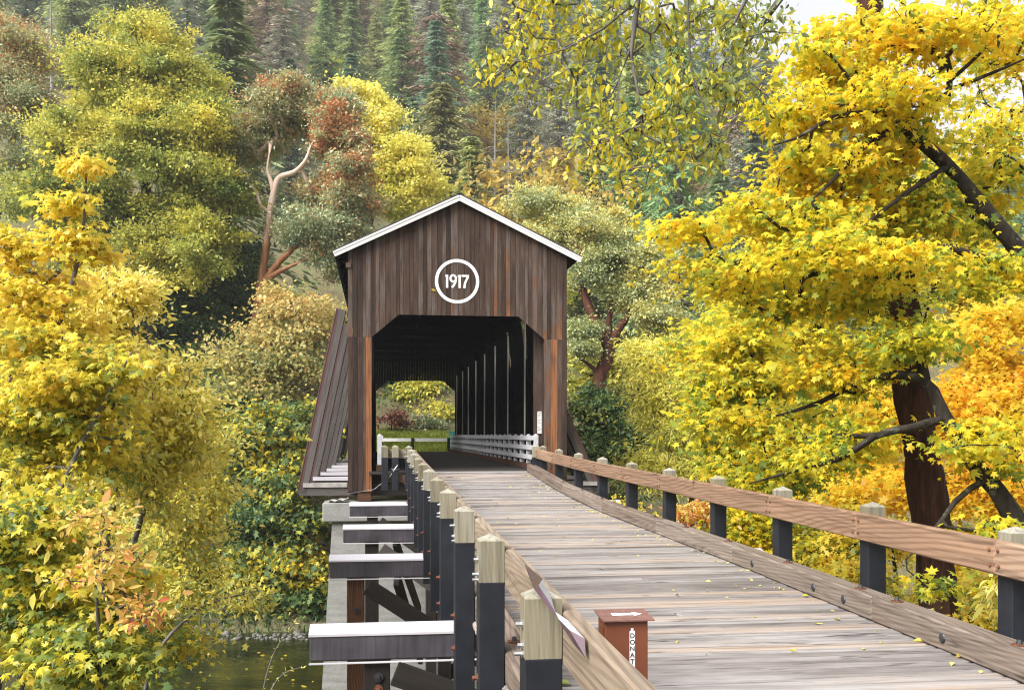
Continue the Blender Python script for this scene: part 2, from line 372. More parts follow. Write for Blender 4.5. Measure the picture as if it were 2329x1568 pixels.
# ground, water
t = NT('forest_floor'); tc = t.n('ShaderNodeTexCoord').outputs['Object']; gr = t.attr('tone').outputs['Fac']
n1 = t.noise(tc, .35, 6); n2 = t.noise(tc, 6, 6, .7)
c = t.ramp(n1, [(.3, (.085, .075, .045)), (.5, (.15, .13, .07)), (.7, (.13, .15, .065))])
c = t.mix(1.0, c, t.ramp(n2, [(.3, .5), (.7, 1.5)]), 'MULTIPLY')
g2 = t.ramp(t.noise(tc, 1.6, 6, .7), [(.3, (.16, .20, .02)), (.6, (.26, .30, .03)), (.75, (.40, .36, .05))])
c = t.mix(gr, c, g2)
M['ground'] = t.done(t.bsdf(c, .95, 0, .1, t.bump(n2, .9, .15)))
t = NT('river_water'); tc = t.n('ShaderNodeTexCoord').outputs['Object']
w1 = t.noise(t.mapv(tc, (.45, 1.3, 1)), 1.0, 5, .6, .6); w2 = t.noise(tc, .35, 3)
c = t.ramp(w2, [(.35, (.006, .008, .004)), (.65, (.030, .030, .009))])
M['water'] = t.done(t.bsdf(c, .07, 0, .5, t.bump(w1, .35, .12)))

# ------------------------------------------------------------------ ground, river
def sm(x): x = np.clip(x, 0, 1); return x * x * (3 - 2 * x)
WATER_Z = -9.5
def ground_z(x, Y):
    x = np.asarray(x, float); Y = np.asarray(Y, float)
    p = -x * ST + Y * CT; q = x * CT + Y * ST
    z = np.interp(p, [-60, 1, 4, 12, 30, 34, 37, 44, 48.5, 50, 56, 63, 67.5, 74, 88, 95], [-1.9, -2.1, -2.7, -4.6, -9.2, -10.2, -11, -11, -9.7, -9.2, -6.8, -3.4, -1.6, -1.05, -.1, 1.2])
    az = x / np.maximum(Y, 20)
    H = np.interp(az, [-1.2, -.52, -.14, .14, .30, .43, .7, 1.4], [142, 136, 123, 103, 82, 62, 46, 30])
    t = (Y - 92) / 200.0
    hill = np.where(t > 0, H * np.clip(t, 0, 1) ** .95 - np.maximum(t - 1, 0) * 60, 0)
    z = z + hill
    # left valley side rises a little beyond the river
    z = z + np.where((p > 50) & (q < -8), np.minimum((-8 - q) * .12, 6) * sm((p - 50) / 25), 0)
    z = z + .25 * np.sin(x * .31 + 1.7) * np.sin(Y * .27) + .10 * np.sin(x * 1.3) * np.sin(Y * 1.1 + .6)
    return z
xs = np.concatenate([np.linspace(-700, -120, 30), np.linspace(-115, 115, 185), np.linspace(120, 700, 30)])
ys = np.concatenate([np.linspace(-80, -4, 20), np.linspace(-3, 110, 150), np.linspace(112, 330, 90), np.linspace(340, 900, 20)])
XX, YY = np.meshgrid(xs, ys); ZZ = ground_z(XX, YY)
pp = -XX * ST + YY * CT; qq = XX * CT + YY * ST
V = np.stack([XX, YY, ZZ], -1).reshape(-1, 3); nx = len(xs); ny = len(ys)
ii = np.arange(nx * ny).reshape(ny, nx)
Fq = np.stack([ii[:-1, :-1], ii[:-1, 1:], ii[1:, 1:], ii[1:, :-1]], -1).reshape(-1, 4)
gmask = (sm((pp - 67) / 2) * sm((92 - pp) / 6) * sm((qq + 10) / 4) * sm((26 - qq) / 4)).reshape(-1)
tag(np_mesh('ground', V, Fq, None, M['ground'], gmask, smooth=True), kind='structure')
wx = np.linspace(-160, 160, 60); wp = np.linspace(28, 55, 12)
V = np.array([[q * CT - p * ST, q * ST + p * CT, WATER_Z] for p in wp for q in wx]); ii = np.arange(len(V)).reshape(12, 60)
Fq = np.stack([ii[:-1, :-1], ii[:-1, 1:], ii[1:, 1:], ii[1:, :-1]], -1).reshape(-1, 4)
tag(np_mesh('river_water', V, Fq, None, M['water'], np.zeros(len(V)), smooth=True), kind='structure')

# ------------------------------------------------------------------ the covered bridge
CX, HB, HO, HR = 2.43, 3.39, 2.67, 3.80            # centre line, half body, half opening, half roof
PN, PF = 30.7, 67.9                                 # near and far portal
ZE, ZA = 5.52, 7.34                                 # eave and apex of the roof underside
FLOOR = -1.10
def roof_z(q): return ZA - abs(q - CX) * (ZA - ZE) / HR
bridge = thing('covered_bridge', 'long brown weathered timber covered bridge with a white edged gable roof over the river', 'covered bridge', W(CX, PN, FLOOR))

def low_z(q):
    d = abs(q - CX)
    if d >= HO: return 3.0
    if d <= 1.85: return 3.70
    return 3.0 + (HO - d) / (HO - 1.85) * .70
def siding_boards(mb, p, q0, q1, zlo, zhi, wmin, wmax, tones, th=.03, rnd=random):
    q = q0
    while q < q1 - .01:
        w = min(rnd.uniform(wmin, wmax), q1 - q)
        if q1 - q - w < .05: w = q1 - q
        a, b = q + .004, q + w - .004
        cuts = [a, b]
        for k in (CX - HO, CX - 1.85, CX, CX + 1.85, CX + HO):
            if a + .004 < k < b - .004: cuts.append(k)
        cuts.sort(); pf = p - rnd.uniform(0, .012)
        tt = tones((a + b) / 2); off = rnd.uniform(0, 50)
        for c0, c1 in zip(cuts[:-1], cuts[1:]):
            e = 1e-5
            V = []; T = []; G = []
            for pv in (pf, p + th):
                for qv, zv in ((c0, zlo(c0 + e)), (c1, zlo(c1 - e)), (c1, zhi(c1)), (c0, zhi(c0))):
                    V.append(W(qv, pv, zv)); G.append((zv + off, qv + off, pv))
            bot, top = tt
            T = [bot, bot, top, top] * 2
            mb.add(V, [[0, 1, 2, 3], [7, 6, 5, 4], [0, 4, 5, 1], [1, 5, 6, 2], [2, 6, 7, 3], [3, 7, 4, 0]], T, 0, G)
        q += w
rs = random.Random(11)
def gable_tone(q):
    d = (q - CX) / HB
    x = rs.random()
    if abs(d) > .80 and x < .5: return (rs.uniform(.82, .95), rs.uniform(.25, .45))
    if x < .34: b = rs.uniform(.56, .74)
    elif x < .80: b = rs.uniform(.28, .5)
    elif x < .93: b = rs.uniform(.74, .80)
    else: b = rs.uniform(.08, .2)
    b += .07 * d * (1 if b > .5 else .4)
    return (b + rs.uniform(-.05, .06), b + rs.uniform(-.08, .04))
mb = MB(); siding_boards(mb, PN, CX - HB, CX + HB, low_z, lambda q: roof_z(q) + .02, .10, .19, gable_tone, rnd=rs)
gable = mb.build('gable_siding', M['siding'], bridge)
# portal legs: own boards below the gable
def leg(qs, tones):
    mb = MB()
    for (a, b), t_ in zip(zip(qs[:-1], qs[1:]), tones):
        mb.bx(a + .002, b - .002, PN - .012 - rs.uniform(0, .006), PN + .03, -1.72, 2.995, 'z', t_, 0, .004)
    mb.bx(qs[0], qs[-1], PN + .034, PN + .5, -1.70, 2.9, 'z', .2, 0, .01)
    return mb.build('portal_leg', M['siding'], bridge)
l0 = CX - HB; r1 = CX + HB
leg([l0, l0 + .15, l0 + .30, l0 + .47, l0 + .54, CX - HO], [.36, .12, .30, .62, .985])
leg([CX + HO, CX + HO + .20, CX + HO + .42, CX + HO + .56, r1], [.80, 1.0, .55, .30])
# batten where gable and leg boards meet, eave block, foot blocks
mb = MB(); mb.bx(l0 - .06, l0 + .10, PN - .05, PN + .2, 5.1, 5.26, 'p', .8); mb.build('purlin_end', M['siding'], bridge)
mb = MB(); mb.bx(l0 + .3, CX - HO - .02, PN + .02, PN + .6, -2.0, -1.73, 'q', .4); mb.build('leg_foot', M['brown_timber'], bridge)
mb = MB(); mb.bx(CX + HO + .02, r1 - .3, PN + .02, PN + .6, -2.0, -1.73, 'q', .4); mb.build('leg_foot', M['brown_timber'], bridge)

# roof and white rake boards
sl = math.atan2(ZA - ZE, HR); ROOF_L = HR / math.cos(sl)
for sd in (-1, 1):
    ax = np.array(BX * sd * math.cos(sl) - UP * math.sin(sl)); az = np.array(BX * sd * math.sin(sl) + UP * math.cos(sl))
    apex = W(CX, 0, ZA)
    mid = lambda p0, p1, off, l0_, l1_: W(CX, (p0 + p1) / 2, ZA) + ax * (l0_ + l1_) / 2 + az * off
    mb = MB(); mb.obox(mid(PN - .22, PF + .22, .055, .0, ROOF_L), AX, ax, az, PF - PN + .44, ROOF_L, .05, .5, 0, .004)
    k = 0.0
    while k < PF - PN:      # purlins / rafters under the roof
        mb.obox(W(CX, PN + .4 + k, ZA) + ax * (ROOF_L * .5) + az * (-.06), ax, AX, az, ROOF_L * .97, .08, .16, .3, 1, .004); k += 1.16
    mb.build('roof_slope', [M['roof'], M['inner_shade']], bridge)
    mb = MB()
    mb.obox(W(CX, PN - .20, ZA) + ax * (ROOF_L / 2 + (.02 if sd > 0 else .012)) + az * -.055, ax, AX, az, ROOF_L + .02, .04, .15, .5, 0, .004)
    mb.obox(W(CX, PN - .225, ZA) + ax * (ROOF_L / 2 + (.02 if sd > 0 else .012)) + az * .005, ax, AX, az, ROOF_L + .02, .035, .05, .5, 0, .004)
    mb.build('rake_board', M['white'], bridge)
mb = MB()   # ridge cap
mb.obox(W(CX, (PN + PF) / 2, ZA + .09), AX, BX, UP, PF - PN + .44, .16, .03, .5, 0, .004); mb.build('ridge_cap', M['roof'], bridge)

# side walls: vertical boards with hair gaps, open strip below the eaves
for sd in (-1, 1):
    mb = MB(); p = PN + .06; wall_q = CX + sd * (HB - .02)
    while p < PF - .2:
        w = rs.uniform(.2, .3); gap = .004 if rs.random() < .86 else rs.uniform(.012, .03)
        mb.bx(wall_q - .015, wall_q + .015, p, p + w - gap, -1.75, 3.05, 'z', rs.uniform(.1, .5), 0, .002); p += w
    mb.build('side_siding', M['inner_shade'], bridge)
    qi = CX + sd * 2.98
    mb = MB(); mb.bx(qi - .2, qi + .2, PN + .1, PF - .1, 4.55, 4.95, 'p', .4); mb.build('top_chord', M['inner_shade'], bridge)
    mb = MB(); mb.bx(qi - .2, qi + .2, PN + .1, PF - .1, -1.70, -1.25, 'p', .4); mb.build('bottom_chord', M['inner_shade'], bridge)
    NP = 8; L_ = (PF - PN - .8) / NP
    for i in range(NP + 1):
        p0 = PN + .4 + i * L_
        mb = MB(); mb.bx(qi - .10, qi + .10, p0 - .1, p0 + .1, -1.25, 4.55, 'z', .5); mb.build('truss_post', M['inner_shade'], bridge)
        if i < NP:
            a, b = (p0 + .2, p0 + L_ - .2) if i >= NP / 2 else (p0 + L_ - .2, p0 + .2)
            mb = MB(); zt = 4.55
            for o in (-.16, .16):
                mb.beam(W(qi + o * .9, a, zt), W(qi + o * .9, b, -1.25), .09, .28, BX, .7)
            mb.build('truss_brace', M['inner_shade'], bridge)
for sd in (-1, 1):
    for p0 in ((32.0, 34.2) if sd > 0 else ()) + ( 38.8, 43.2, 47.6, 52.0, 56.4, 60.4, 65.0):
        mb = MB(); q0 = CX + (2.57 if sd > 0 else -2.86); mb.tube([W(q0, p0, FLOOR + .1), W(q0, p0, 3.9)], .032, 8); mb.build('tension_rod', M['rod'], bridge, True)
# tie beams, ceiling of laths
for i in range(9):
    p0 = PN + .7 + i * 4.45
    mb = MB(); mb.bx(CX - 3.1, CX + 3.1, p0, p0 + .25, 4.96, 5.24, 'q', .3); mb.build('tie_beam', M['inner_shade'], bridge)
mb = MB(); p = PN - .16
while p < PF + .1:
    w = rs.uniform(.22, .3); mb.bx(CX - 2.75, CX + 2.75, p, p + w - .008, FLOOR - .08, FLOOR + rs.uniform(-.003, .003), 'q', rs.uniform(.05, .45), 0, .004); p += w
mb.build('bridge_floor', M['floor'], bridge)
for sd in (-1, 1):
    mb = MB(); c_ = CX + sd * 2.43
    mb.bx(c_ - .11, c_ + .11, PN + .1, PF - .1, FLOOR + .004, FLOOR + .19, 'p', .2, 0); mb.build('floor_curb', M['brown_timber'], bridge)
# far portal
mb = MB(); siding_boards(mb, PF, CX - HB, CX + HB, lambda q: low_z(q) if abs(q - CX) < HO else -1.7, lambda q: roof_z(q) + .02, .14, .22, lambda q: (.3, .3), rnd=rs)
mb.build('far_gable_siding', M['inner_shade'], bridge)
# lining beside the right leg
mb = MB(); mb.bx(CX + 2.42, CX + HO + .05, PN + .55, PN + .6, -.9, 3.6, 'z', .5); mb.build('end_lining', M['siding'], bridge)

# outrigger beams and sway buttresses
for i in range(8):
    p0 = PN + .55 + i * 4.62
    mb = MB(); mb.bx(CX - HB - 1.5, CX + HB + 1.5, p0, p0 + .3, -1.86, -1.50, 'q', .8)
    ob = mb.build('outrigger_beam', M['brace_wood'], bridge)
    for sd in (-1, 1):
        mb = MB(); a, b = CX + sd * (HB + .03), CX + sd * (HB + 1.38)
        mb.bx(min(a, b), max(a, b), p0 - .03, p0 + .34, -1.496, -1.47, 'q', .5, 0, .004)
        mb.bx(min(a, b), max(a, b), p0 - .045, p0 - .03, -1.60, -1.47, 'q', .5, 0, .003)
        mb.build('cap_flashing', M['cap_rusty'] if i == 0 else M['cap_metal'], ob)
    for sd in (-1, 1):
        lo = W(CX + sd * (HB + 1.40), p0 + .15, -1.80); hi = W(CX + sd * (HB + .20), p0 + .15, 3.9)
        if i == 0 and sd > 0: lo = W(CX + HB + 1.08, p0 + .15, -1.80); hi = W(CX + HB - .02, p0 + .15, .72)
        mb = MB(); mb.beam(lo, hi, .26, .30, AX, .55 + .3 * rs.random())
        bt = mb.build('sway_buttress', M['brace_wood'], bridge)
        d = nrm(hi - lo); out = nrm(np.cross(AX, d)) * (1 if np.cross(AX, d)[0] * sd > 0 else -1)
        mb = MB(); o = out * .158
        mb.beam(lo + d * .1 + o, hi + o, .34, .03, out, .5)
        for s2 in (-1, 1): mb.beam(lo + d * .1 + out * .12 + AX * s2 * .148, hi + out * .12 + AX * s2 * .148, .012, .10, out, .5)
        mb.build('edge_flashing', M['brown_metal'], bt)

# painted date: ring and numerals
EMC = (2.373, 4.756); EP = PN - .016
def eW(x, z): return W(EMC[0] + x, EP, EMC[1] + z)
def stroke2d(mb, pts, w, closed=False, cap=True):
    """flat painted stroke of width w along 2d points, 8 mm thick"""
    P = [np.array(p, float) for p in pts]; n = len(P); L = []; R = []
    for i in range(n):
        a = P[(i - 1) % n] if (closed or i > 0) else P[i]; b = P[(i + 1) % n] if (closed or i < n - 1) else P[i]
        d = (b - a); d = d / np.linalg.norm(d); nn = np.array([-d[1], d[0]]); L.append(P[i] + nn * w / 2); R.append(P[i] - nn * w / 2)
    V = [eW(*x) for x in L + R] + [eW(*x) + AX * .012 for x in L + R]; F = []
    m = n if closed else n - 1
    for i in range(m):
        j = (i + 1) % n
        F += [[n + i, n + j, j, i], [2 * n + i, 2 * n + j, 3 * n + j, 3 * n + i], [i, j, 2 * n + j, 2 * n + i], [3 * n + i, 3 * n + j, n + j, n + i]]
    if not closed: F += [[0, 2 * n, 3 * n, n], [n - 1, 2 * n - 1, 4 * n - 1, 3 * n - 1]]
    mb.add(V, F, .5)
mb = MB(); stroke2d(mb, [(.636 * math.cos(a), .636 * math.sin(a)) for a in np.linspace(0, 2 * math.pi, 64, endpoint=False)], .096, True)
ring = mb.build('painted_ring', M['white'], bridge)
k = .001419
def E(x, y): return ((x - 808) * k, (722 - y) * k)
for digit in ('1', '9', 'I', '7'):
    mb = MB()
    if digit in '1I':
        dx = 0 if digit == '1' else 272
        stroke2d(mb, [E(590 + dx, 582), E(590 + dx, 868)], .066); stroke2d(mb, [E(550 + dx, 612), E(585 + dx, 603), E(594 + dx, 584)], .045)
    elif digit == '9':
        stroke2d(mb, [(E(722, 662)[0] + .085 * math.cos(a), E(722, 662)[1] + .098 * math.sin(a)) for a in np.linspace(0, 2 * math.pi, 28, endpoint=False)], .062, True)
        stroke2d(mb, [E(782, 662), E(778, 715), E(757, 770), E(728, 822), E(695, 858)], .064)
    else:
        stroke2d(mb, [E(905, 603), E(1066, 603)], .060); stroke2d(mb, [E(1040, 600), E(1034, 650), E(1000, 710), E(975, 780), E(966, 870)], .066)
    mb.build('painted_numeral', M['white'], bridge)

# ------------------------------------------------------------------ concrete pier
pier = thing('concrete_pier', 'weathered grey concrete pier with ochre stains under the near end of the covered bridge', 'pier', W(CX, PN + .5, -11.5))
ORGp = ORG[pier.name]
mb = MB(); mb.bx(-1.70, 2 * CX + 1.70, PN - .35, PN + 1.2, -2.60, -2.02, 'q', .5, 0, .03)
# shaft with battered ends
def shaft(zt, zb, q0t, q0b, q1t, q1b, p0, p1):
    V = [W(q0b, p0 - .25, zb), W(q1b, p0 - .25, zb), W(q1b, p1 + .25, zb), W(q0b, p1 + .25, zb), W(q0t, p0, zt), W(q1t, p0, zt), W(q1t, p1, zt), W(q0t, p1, zt)]
    return V, [[3, 2, 1, 0], [4, 5, 6, 7], [0, 1, 5, 4], [1, 2, 6, 5], [2, 3, 7, 6], [3, 0, 4, 7]]
cap = mb.build('pier_cap', M['concrete'], pier)
mb = MB(); mb.add(*shaft(-2.602, -11.5, -1.42, -1.95, 2 * CX + 1.42, 2 * CX + 1.95, PN - .2, PN + 1.0)); mb.build('pier_shaft', M['concrete'], pier)
far_ab = MB(); far_ab.bx(-1.5, 2 * CX + 1.5, PF - .6, PF + .6, -8.0, -1.9, 'q', .5, 0, .03)
o = far_ab.build('concrete_abutment', M['concrete'], None, loc=W(CX, PF, -8)); tag(o, 'grey concrete abutment under the far end of the covered bridge', 'abutment')

# ------------------------------------------------------------------ approach trestle
GRD = .0183
def crest(p): return np.clip((p - 20) / 10.5, 0, 1.05) ** 2
def deck_z(p): return -(2.06 - GRD * p) + .40 * crest(p)
def top_z(p): return -(.90 - GRD * p) + .07 * crest(p)
def rq(p): return 5.29 - .40 * float(np.clip((p - 14) / 15, 0, 1))        # right post line
LQ = .855
trestle = thing('approach_trestle', 'plank decked timber trestle ramp leading up to the covered bridge', 'trestle bridge', W(3.1, 4, -4.5))
mb = MB(); p = .6; rd = random.Random(5)
while p < PN - .2:
    w = rd.uniform(.15, .30); w = min(w, PN - .17 - p)
    if w < .05: break
    zt = deck_z(p + w / 2); q1 = rq(p) - .10
    splits = [.93, q1] if rd.random() < .75 else [.93, rd.uniform(2, 4), q1]
    tn = rd.uniform(.25, .75) if rd.random() < .8 else rd.uniform(.75, .95)
    tilt = rd.uniform(-.004, .004)
    for a, b in zip(splits[:-1], splits[1:]):
        ay = nrm(AX + UP * (GRD + tilt * 2)); az = nrm(np.cross(BX, ay))
        mb.obox(W((a + b) / 2, p + w / 2, zt - .04 + rd.uniform(-.006, .004)), BX, ay, az, b - a - .004, w - rd.uniform(.018, .045), .08, tn + rd.uniform(-.10, .10), 0, .026)
    p += w
mb.build('plank_deck', M['deck'], trestle)
for q in (1.08, 2.1, 3.1, 4.1, 5.06):
    mb = MB()
    for a, b in ((.5, 11.6), (11.6, 22.3), (22.3, 30.5)):
        f = lambda pp_: q if q < 5 else rq(pp_) - .22
        mb.beam(W(f(a), a, deck_z(a) - .22), W(f(b), b, deck_z(b) - .22), .2, .27, UP, .4)
    mb.build('stringer', M['brown_timber'], trestle)
# curbs: timbers end to end
def curb_run(off, p0, cuts, flare=None):
    for a, b in zip(cuts[:-1], cuts[1:]):
        mb = MB(); qa, qb = off(a), off(b)
        mb.beam(W(qa, a + .004, deck_z(a) + .128), W(qb, b - .004, deck_z(b) + .128), .235, .245, UP, rd.uniform(.25, .75), 0, .014)
        cb = mb.build('curb', M['curb'], trestle)
        bp = a + .45
        while bp < b - .2:
            mb = MB(); q = off(bp); z = deck_z(bp) + .25
            mb.tube([W(q, bp, z), W(q, bp, z + .012)], .06, 12, mi=1); mb.tube([W(q, bp, z + .012), W(q, bp, z + .045)], [.026, .02], 6, mi=0)
            mb.build('bolt', [M['dark_steel'], M['rust']], cb); mb = MB(); sgn = -1 if q > 3 else 1
            qf = q + sgn * .118; bz = deck_z(bp) + .13
            mb.tube([W(qf, bp + .9, bz), W(qf + sgn * .012, bp + .9, bz), W(qf + sgn * .02, bp + .9, bz)], [.048, .04, .018], 12, mi=0)
            mb.build('bolt', [M['dark_steel'], M['rust']], cb); bp += 1.9
curb_run(lambda p: rq(p) - .222, 0, [1.2, 5.0, 9.55, 13.6, 17.2, 21.1, 25.2, 29.2])
curb_run(lambda p: LQ + .222, 0, [1.5, 5.6, 9.6, 14.2, 19.0, 24.0, 29.3])
mb = MB(); a, b = W(rq(29.2) - .222, 29.2, deck_z(29.2) + .128), W(4.60, 30.25, deck_z(30.25) + .128)
mb.beam(a, b, .235, .245, UP, .3, 0, .014); mb.build('curb', M['curb'], trestle)

# bents
BENTS = [(11.5, -.03, -.79), (17.4, -.41, -.86), (22.3, -.17, -.80), (28.2, -.20, -.83)]
for bi, (bp, qpost, qend) in enumerate(BENTS):
    zt = -(2.42 - GRD * bp); qr = 2 * 3.07 - qend
    # clad cap: front profile with sloped top sheet
    mb = MB(); mb.bx(qend, qr, bp, bp + .28, zt - .36, zt - .05, 'q', .5, 0, .02)
    mb.bx(qend - .004, qr, bp - .05, bp - .004, zt - .385, zt - .37, 'q', .5, 1, .002)
    cb = mb.build('cap_beam', [M['clad'], M['cap_metal']], trestle)
    mb = MB(); V = [W(qend - .01, bp - .012, zt - .075), W(qr, bp - .012, zt - .075), W(qr, bp + .29, zt), W(qend - .01, bp + .29, zt), W(qend - .01, bp - .012, zt - .048), W(qr, bp - .012, zt - .048), W(qr, bp + .29, zt + .02), W(qend - .01, bp + .29, zt + .02)]
    mb.add(V, [[3, 2, 1, 0], [4, 5, 6, 7], [0, 1, 5, 4], [1, 2, 6, 5], [2, 3, 7, 6], [3, 0, 4, 7]], .5)
    mb.build('cap_flashing', M['cap_metal'], cb)
    zg = float(ground_z(*(W(qpost, bp, 0)[:2]))) - .6
    for k, q in enumerate((qpost, 1.45, 3.05, 4.65, 6.2)):
        mat = M['brown_timber'] if (bi == 1 and k == 0) else M['dark_wood']
        mb = MB(); mb.bx(q - .15, q + .15, bp + .02, bp + .32, zg, zt - .362, 'z', .55, 0, .012); ps = mb.build('bent_post', mat, trestle)
        if k == 0:
            for dz, rr, m_ in ((.55, .055, 0), (.95, .05, 1)):
                mb = MB(); z = zt - .362 - dz * (1 if bi else .35); mb.tube([W(q + .02, bp + .018, z), W(q + .02, bp - .006, z)], rr, 12, mi=m_); mb.tube([W(q + .02, bp - .006, z), W(q + .02, bp - .03, z)], [.03, .022], 6, mi=m_)
                mb.build('bolt', [M['dark_steel'], M['rust']], ps)
    H_ = (zt - .37) - zg
    for (qa, qb, za, zb, dp) in ((qpost + .20, qpost + 5.8, zt - .50, zt - .42 - min(4.2, H_ * .9), -.05), (qpost + 5.8, qpost + .10, zt - .42, zt - .42 - min(4.2, H_ * .9), .39)):
        mb = MB(); mb.beam(W(qa, bp + dp, za), W(qb, bp + dp, zb), .07, .28, UP, .6 if bi != 3 else 1.0, 0, .008); mb.build('sway_brace', M['dark_wood'] if bi != 2 else M['brace_wood'], trestle)
# longitudinal brace seen under the deck
mb = MB(); mb.beam(W(.3, 17.9, -2.55), W(.9, 22.0, -4.9), .1, .28, UP, .9); mb.build('longitudinal_brace', M['brace_wood'], trestle)
mb = MB(); mb.beam(W(.35, 22.8, -2.4), W(1.1, 27.9, -4.9), .1, .28, UP, .6); mb.build('longitudinal_brace', M['brace_wood'], trestle)

# ------------------------------------------------------------------ guard rails of the approach
def rail_post(root, q, p, length=2.0, split=.37, tone=.5, q_dir=-1):
    zt = top_z(p); h = .10
    mb = MB(); mb.bx(q - h, q + h, p - h, p + h, zt - length, zt - split, 'z', .5, 0, .006)
    po = mb.build('post', M['black'], root)
    mb = MB(); off = random.uniform(0, 40); e = .098
    V = []; G = []
    for z, hh in ((zt - split, e), (zt - .055, e), (zt - .048, e - .006)):
        for sx, sy in ((-1, -1), (1, -1), (1, 1), (-1, 1)): V.append(W(q + sx * hh, p + sy * hh, z)); G.append((z + off, sx * hh + off, sy * hh))
    V.append(W(q, p, zt)); G.append((zt + off, off, 0))
    F = [[3, 2, 1, 0]]
    for r in range(2):
        for k in range(4): F.append([r * 4 + k, r * 4 + (k + 1) % 4, r * 4 + 4 + (k + 1) % 4, r * 4 + 4 + k])
    for k in range(4): F.append([8 + k, 8 + (k + 1) % 4, 12])
    tn = [tone] * 12 + [min(1, tone + .3)]
    for k in range(8, 12): tn[k] = min(1, tone + .3)
    mb.add(V, F, tn, 0, G); mb.build('post_top', M['post_top'], po)
    return po
rp = random.Random(3)
lg = thing('guard_rail', 'timber guard rail left of the plank deck whose nearest post carries a torn purple strip', 'guard rail', W(LQ, 4, deck_z(4)))
left_p = [2.82 + 2.44 * k for k in range(12)]
for i, p in enumerate(left_p):
    po = rail_post(lg, LQ, p, 2.0 if p < 28 else 1.35, .37, rp.uniform(.25, .8))
    for dz, r_, m_ in ((.20, .013, 0), (.31, .013, 0), (.355, .012, 0), (1.12, .018, 1), (1.45, .018, 1)):
        if p > 28 and dz > 1.2: continue
        mb = MB(); z = top_z(p) - dz; y = p - .03 + rp.uniform(-.02, .03)
        mb.tube([W(LQ - .098, y, z), W(LQ - .108, y, z)], r_ * 1.9, 8, mi=m_); mb.tube([W(LQ - .108, y, z), W(LQ - .125 - rp.uniform(0, .025), y, z)], r_, 6, mi=m_)
        mb.build('bolt', [M['steel'], M['rust']], po)
for a, b in zip([1.6, 2.82, 7.70, 12.58, 17.46, 22.34, 27.22], [2.82, 7.70, 12.58, 17.46, 22.34, 27.22, 29.66]):
    mb = MB(); q = LQ + .147
    mb.beam(W(q, a + .003, top_z(a) - .262), W(q, b - .003, top_z(b) - .262), .09, .285, UP, rp.uniform(.2, .8), 0, .012); mb.build('rail', M['rail_grey'], lg)
# return of the left rail at the portal
for q in (.46, .15): rail_post(lg, q, 29.98, 1.35, .37, .6 if q > .3 else .1)
mb = MB(); mb.bx(.16, LQ - .103, 30.085, 30.16, top_z(30) - .40, top_z(30) - .13, 'q', .9); mb.build('rail', M['rail_grey'], lg)
mb = MB(); mb.bx(.16, LQ - .103, 30.085, 30.16, top_z(30) - 1.12, top_z(30) - .90, 'q', .5); mb.build('rail', M['rail'], lg)

rg = thing('guard_rail', 'orange brown timber guard rail on black posts right of the plank deck', 'guard rail', W(5.29, 6, deck_z(6)))
right_p = [2.84, 5.28] + [7.72 + 2.44 * k for k in range(10)]
for i, p in enumerate(right_p):
    po = rail_post(rg, rq(p), p, 1.9 if p < 28 else 1.3, .38, rp.uniform(.4, .7))
    q = rq(p) - .197
    for dy in (-.06, .06):
        for dz in (.20, .33):
            if rp.random() < .12: continue
            mb = MB(); z = top_z(p) - dz; y = p + dy + rp.uniform(-.008, .008)
            mb.tube([W(q, y, z), W(q - .008, y, z), W(q - .016, y, z)], [.017, .015, .006], 10); mb.build('bolt', M['rust'], po)
cuts = [2.0, 5.28, 7.72, 10.16, 12.60, 17.48, 22.36, 27.24, 30.25]
for k, (a, b) in enumerate(zip(cuts[:-1], cuts[1:])):
    mb = MB(); f = lambda p: rq(p) - .148
    mb.beam(W(f(a), a + .003, top_z(a) - .262), W(f(b), b - .003, top_z(b) - .262), .092, .285, UP, rp.uniform(.15, .55) if k > 3 else rp.uniform(.4, .75), 0, .012); mb.build('rail', M['rail'], rg)
rail_post(rg, 4.72, 30.05, 1.3, .38, .8); 

# ------------------------------------------------------------------ white railings inside the bridge
def white_railing(q, label):
    r = thing('white_railing', label, 'railing', W(q, PN + 1, FLOOR + .19), 'white railings inside the covered bridge')
    p = PN + .15; n = 0; sd = -1 if q > CX else 1
    while p < PF - .3:
        mb = MB(); mb.bx(q - .07, q + .07, p - .07, p + .07, FLOOR + .192, .0, 'z', .5, 0, .006)
        mb.tube([W(q, p, .0), W(q, p, .025), W(q, p, .05)], [.075, .065, .01], 8); mb.build('post', M['white_worn_glare'], r); p += 1.55
    for z0 in (-.15, -.455, -.76):
        mb = MB(); qa, qb = q + sd * .072, q + sd * .112
        mb.bx(min(qa, qb), max(qa, qb), PN + .08, PF - .3, z0, z0 + .145, 'p', .5, 0, .005); mb.build('rail', M['white_worn_glare'], r)
    return r
white_railing(CX - 2.43, 'white railing just inside the left portal leg, seen nearly end on')
white_railing(CX + 2.43, 'three board white railing along the right side inside the dark covered bridge')

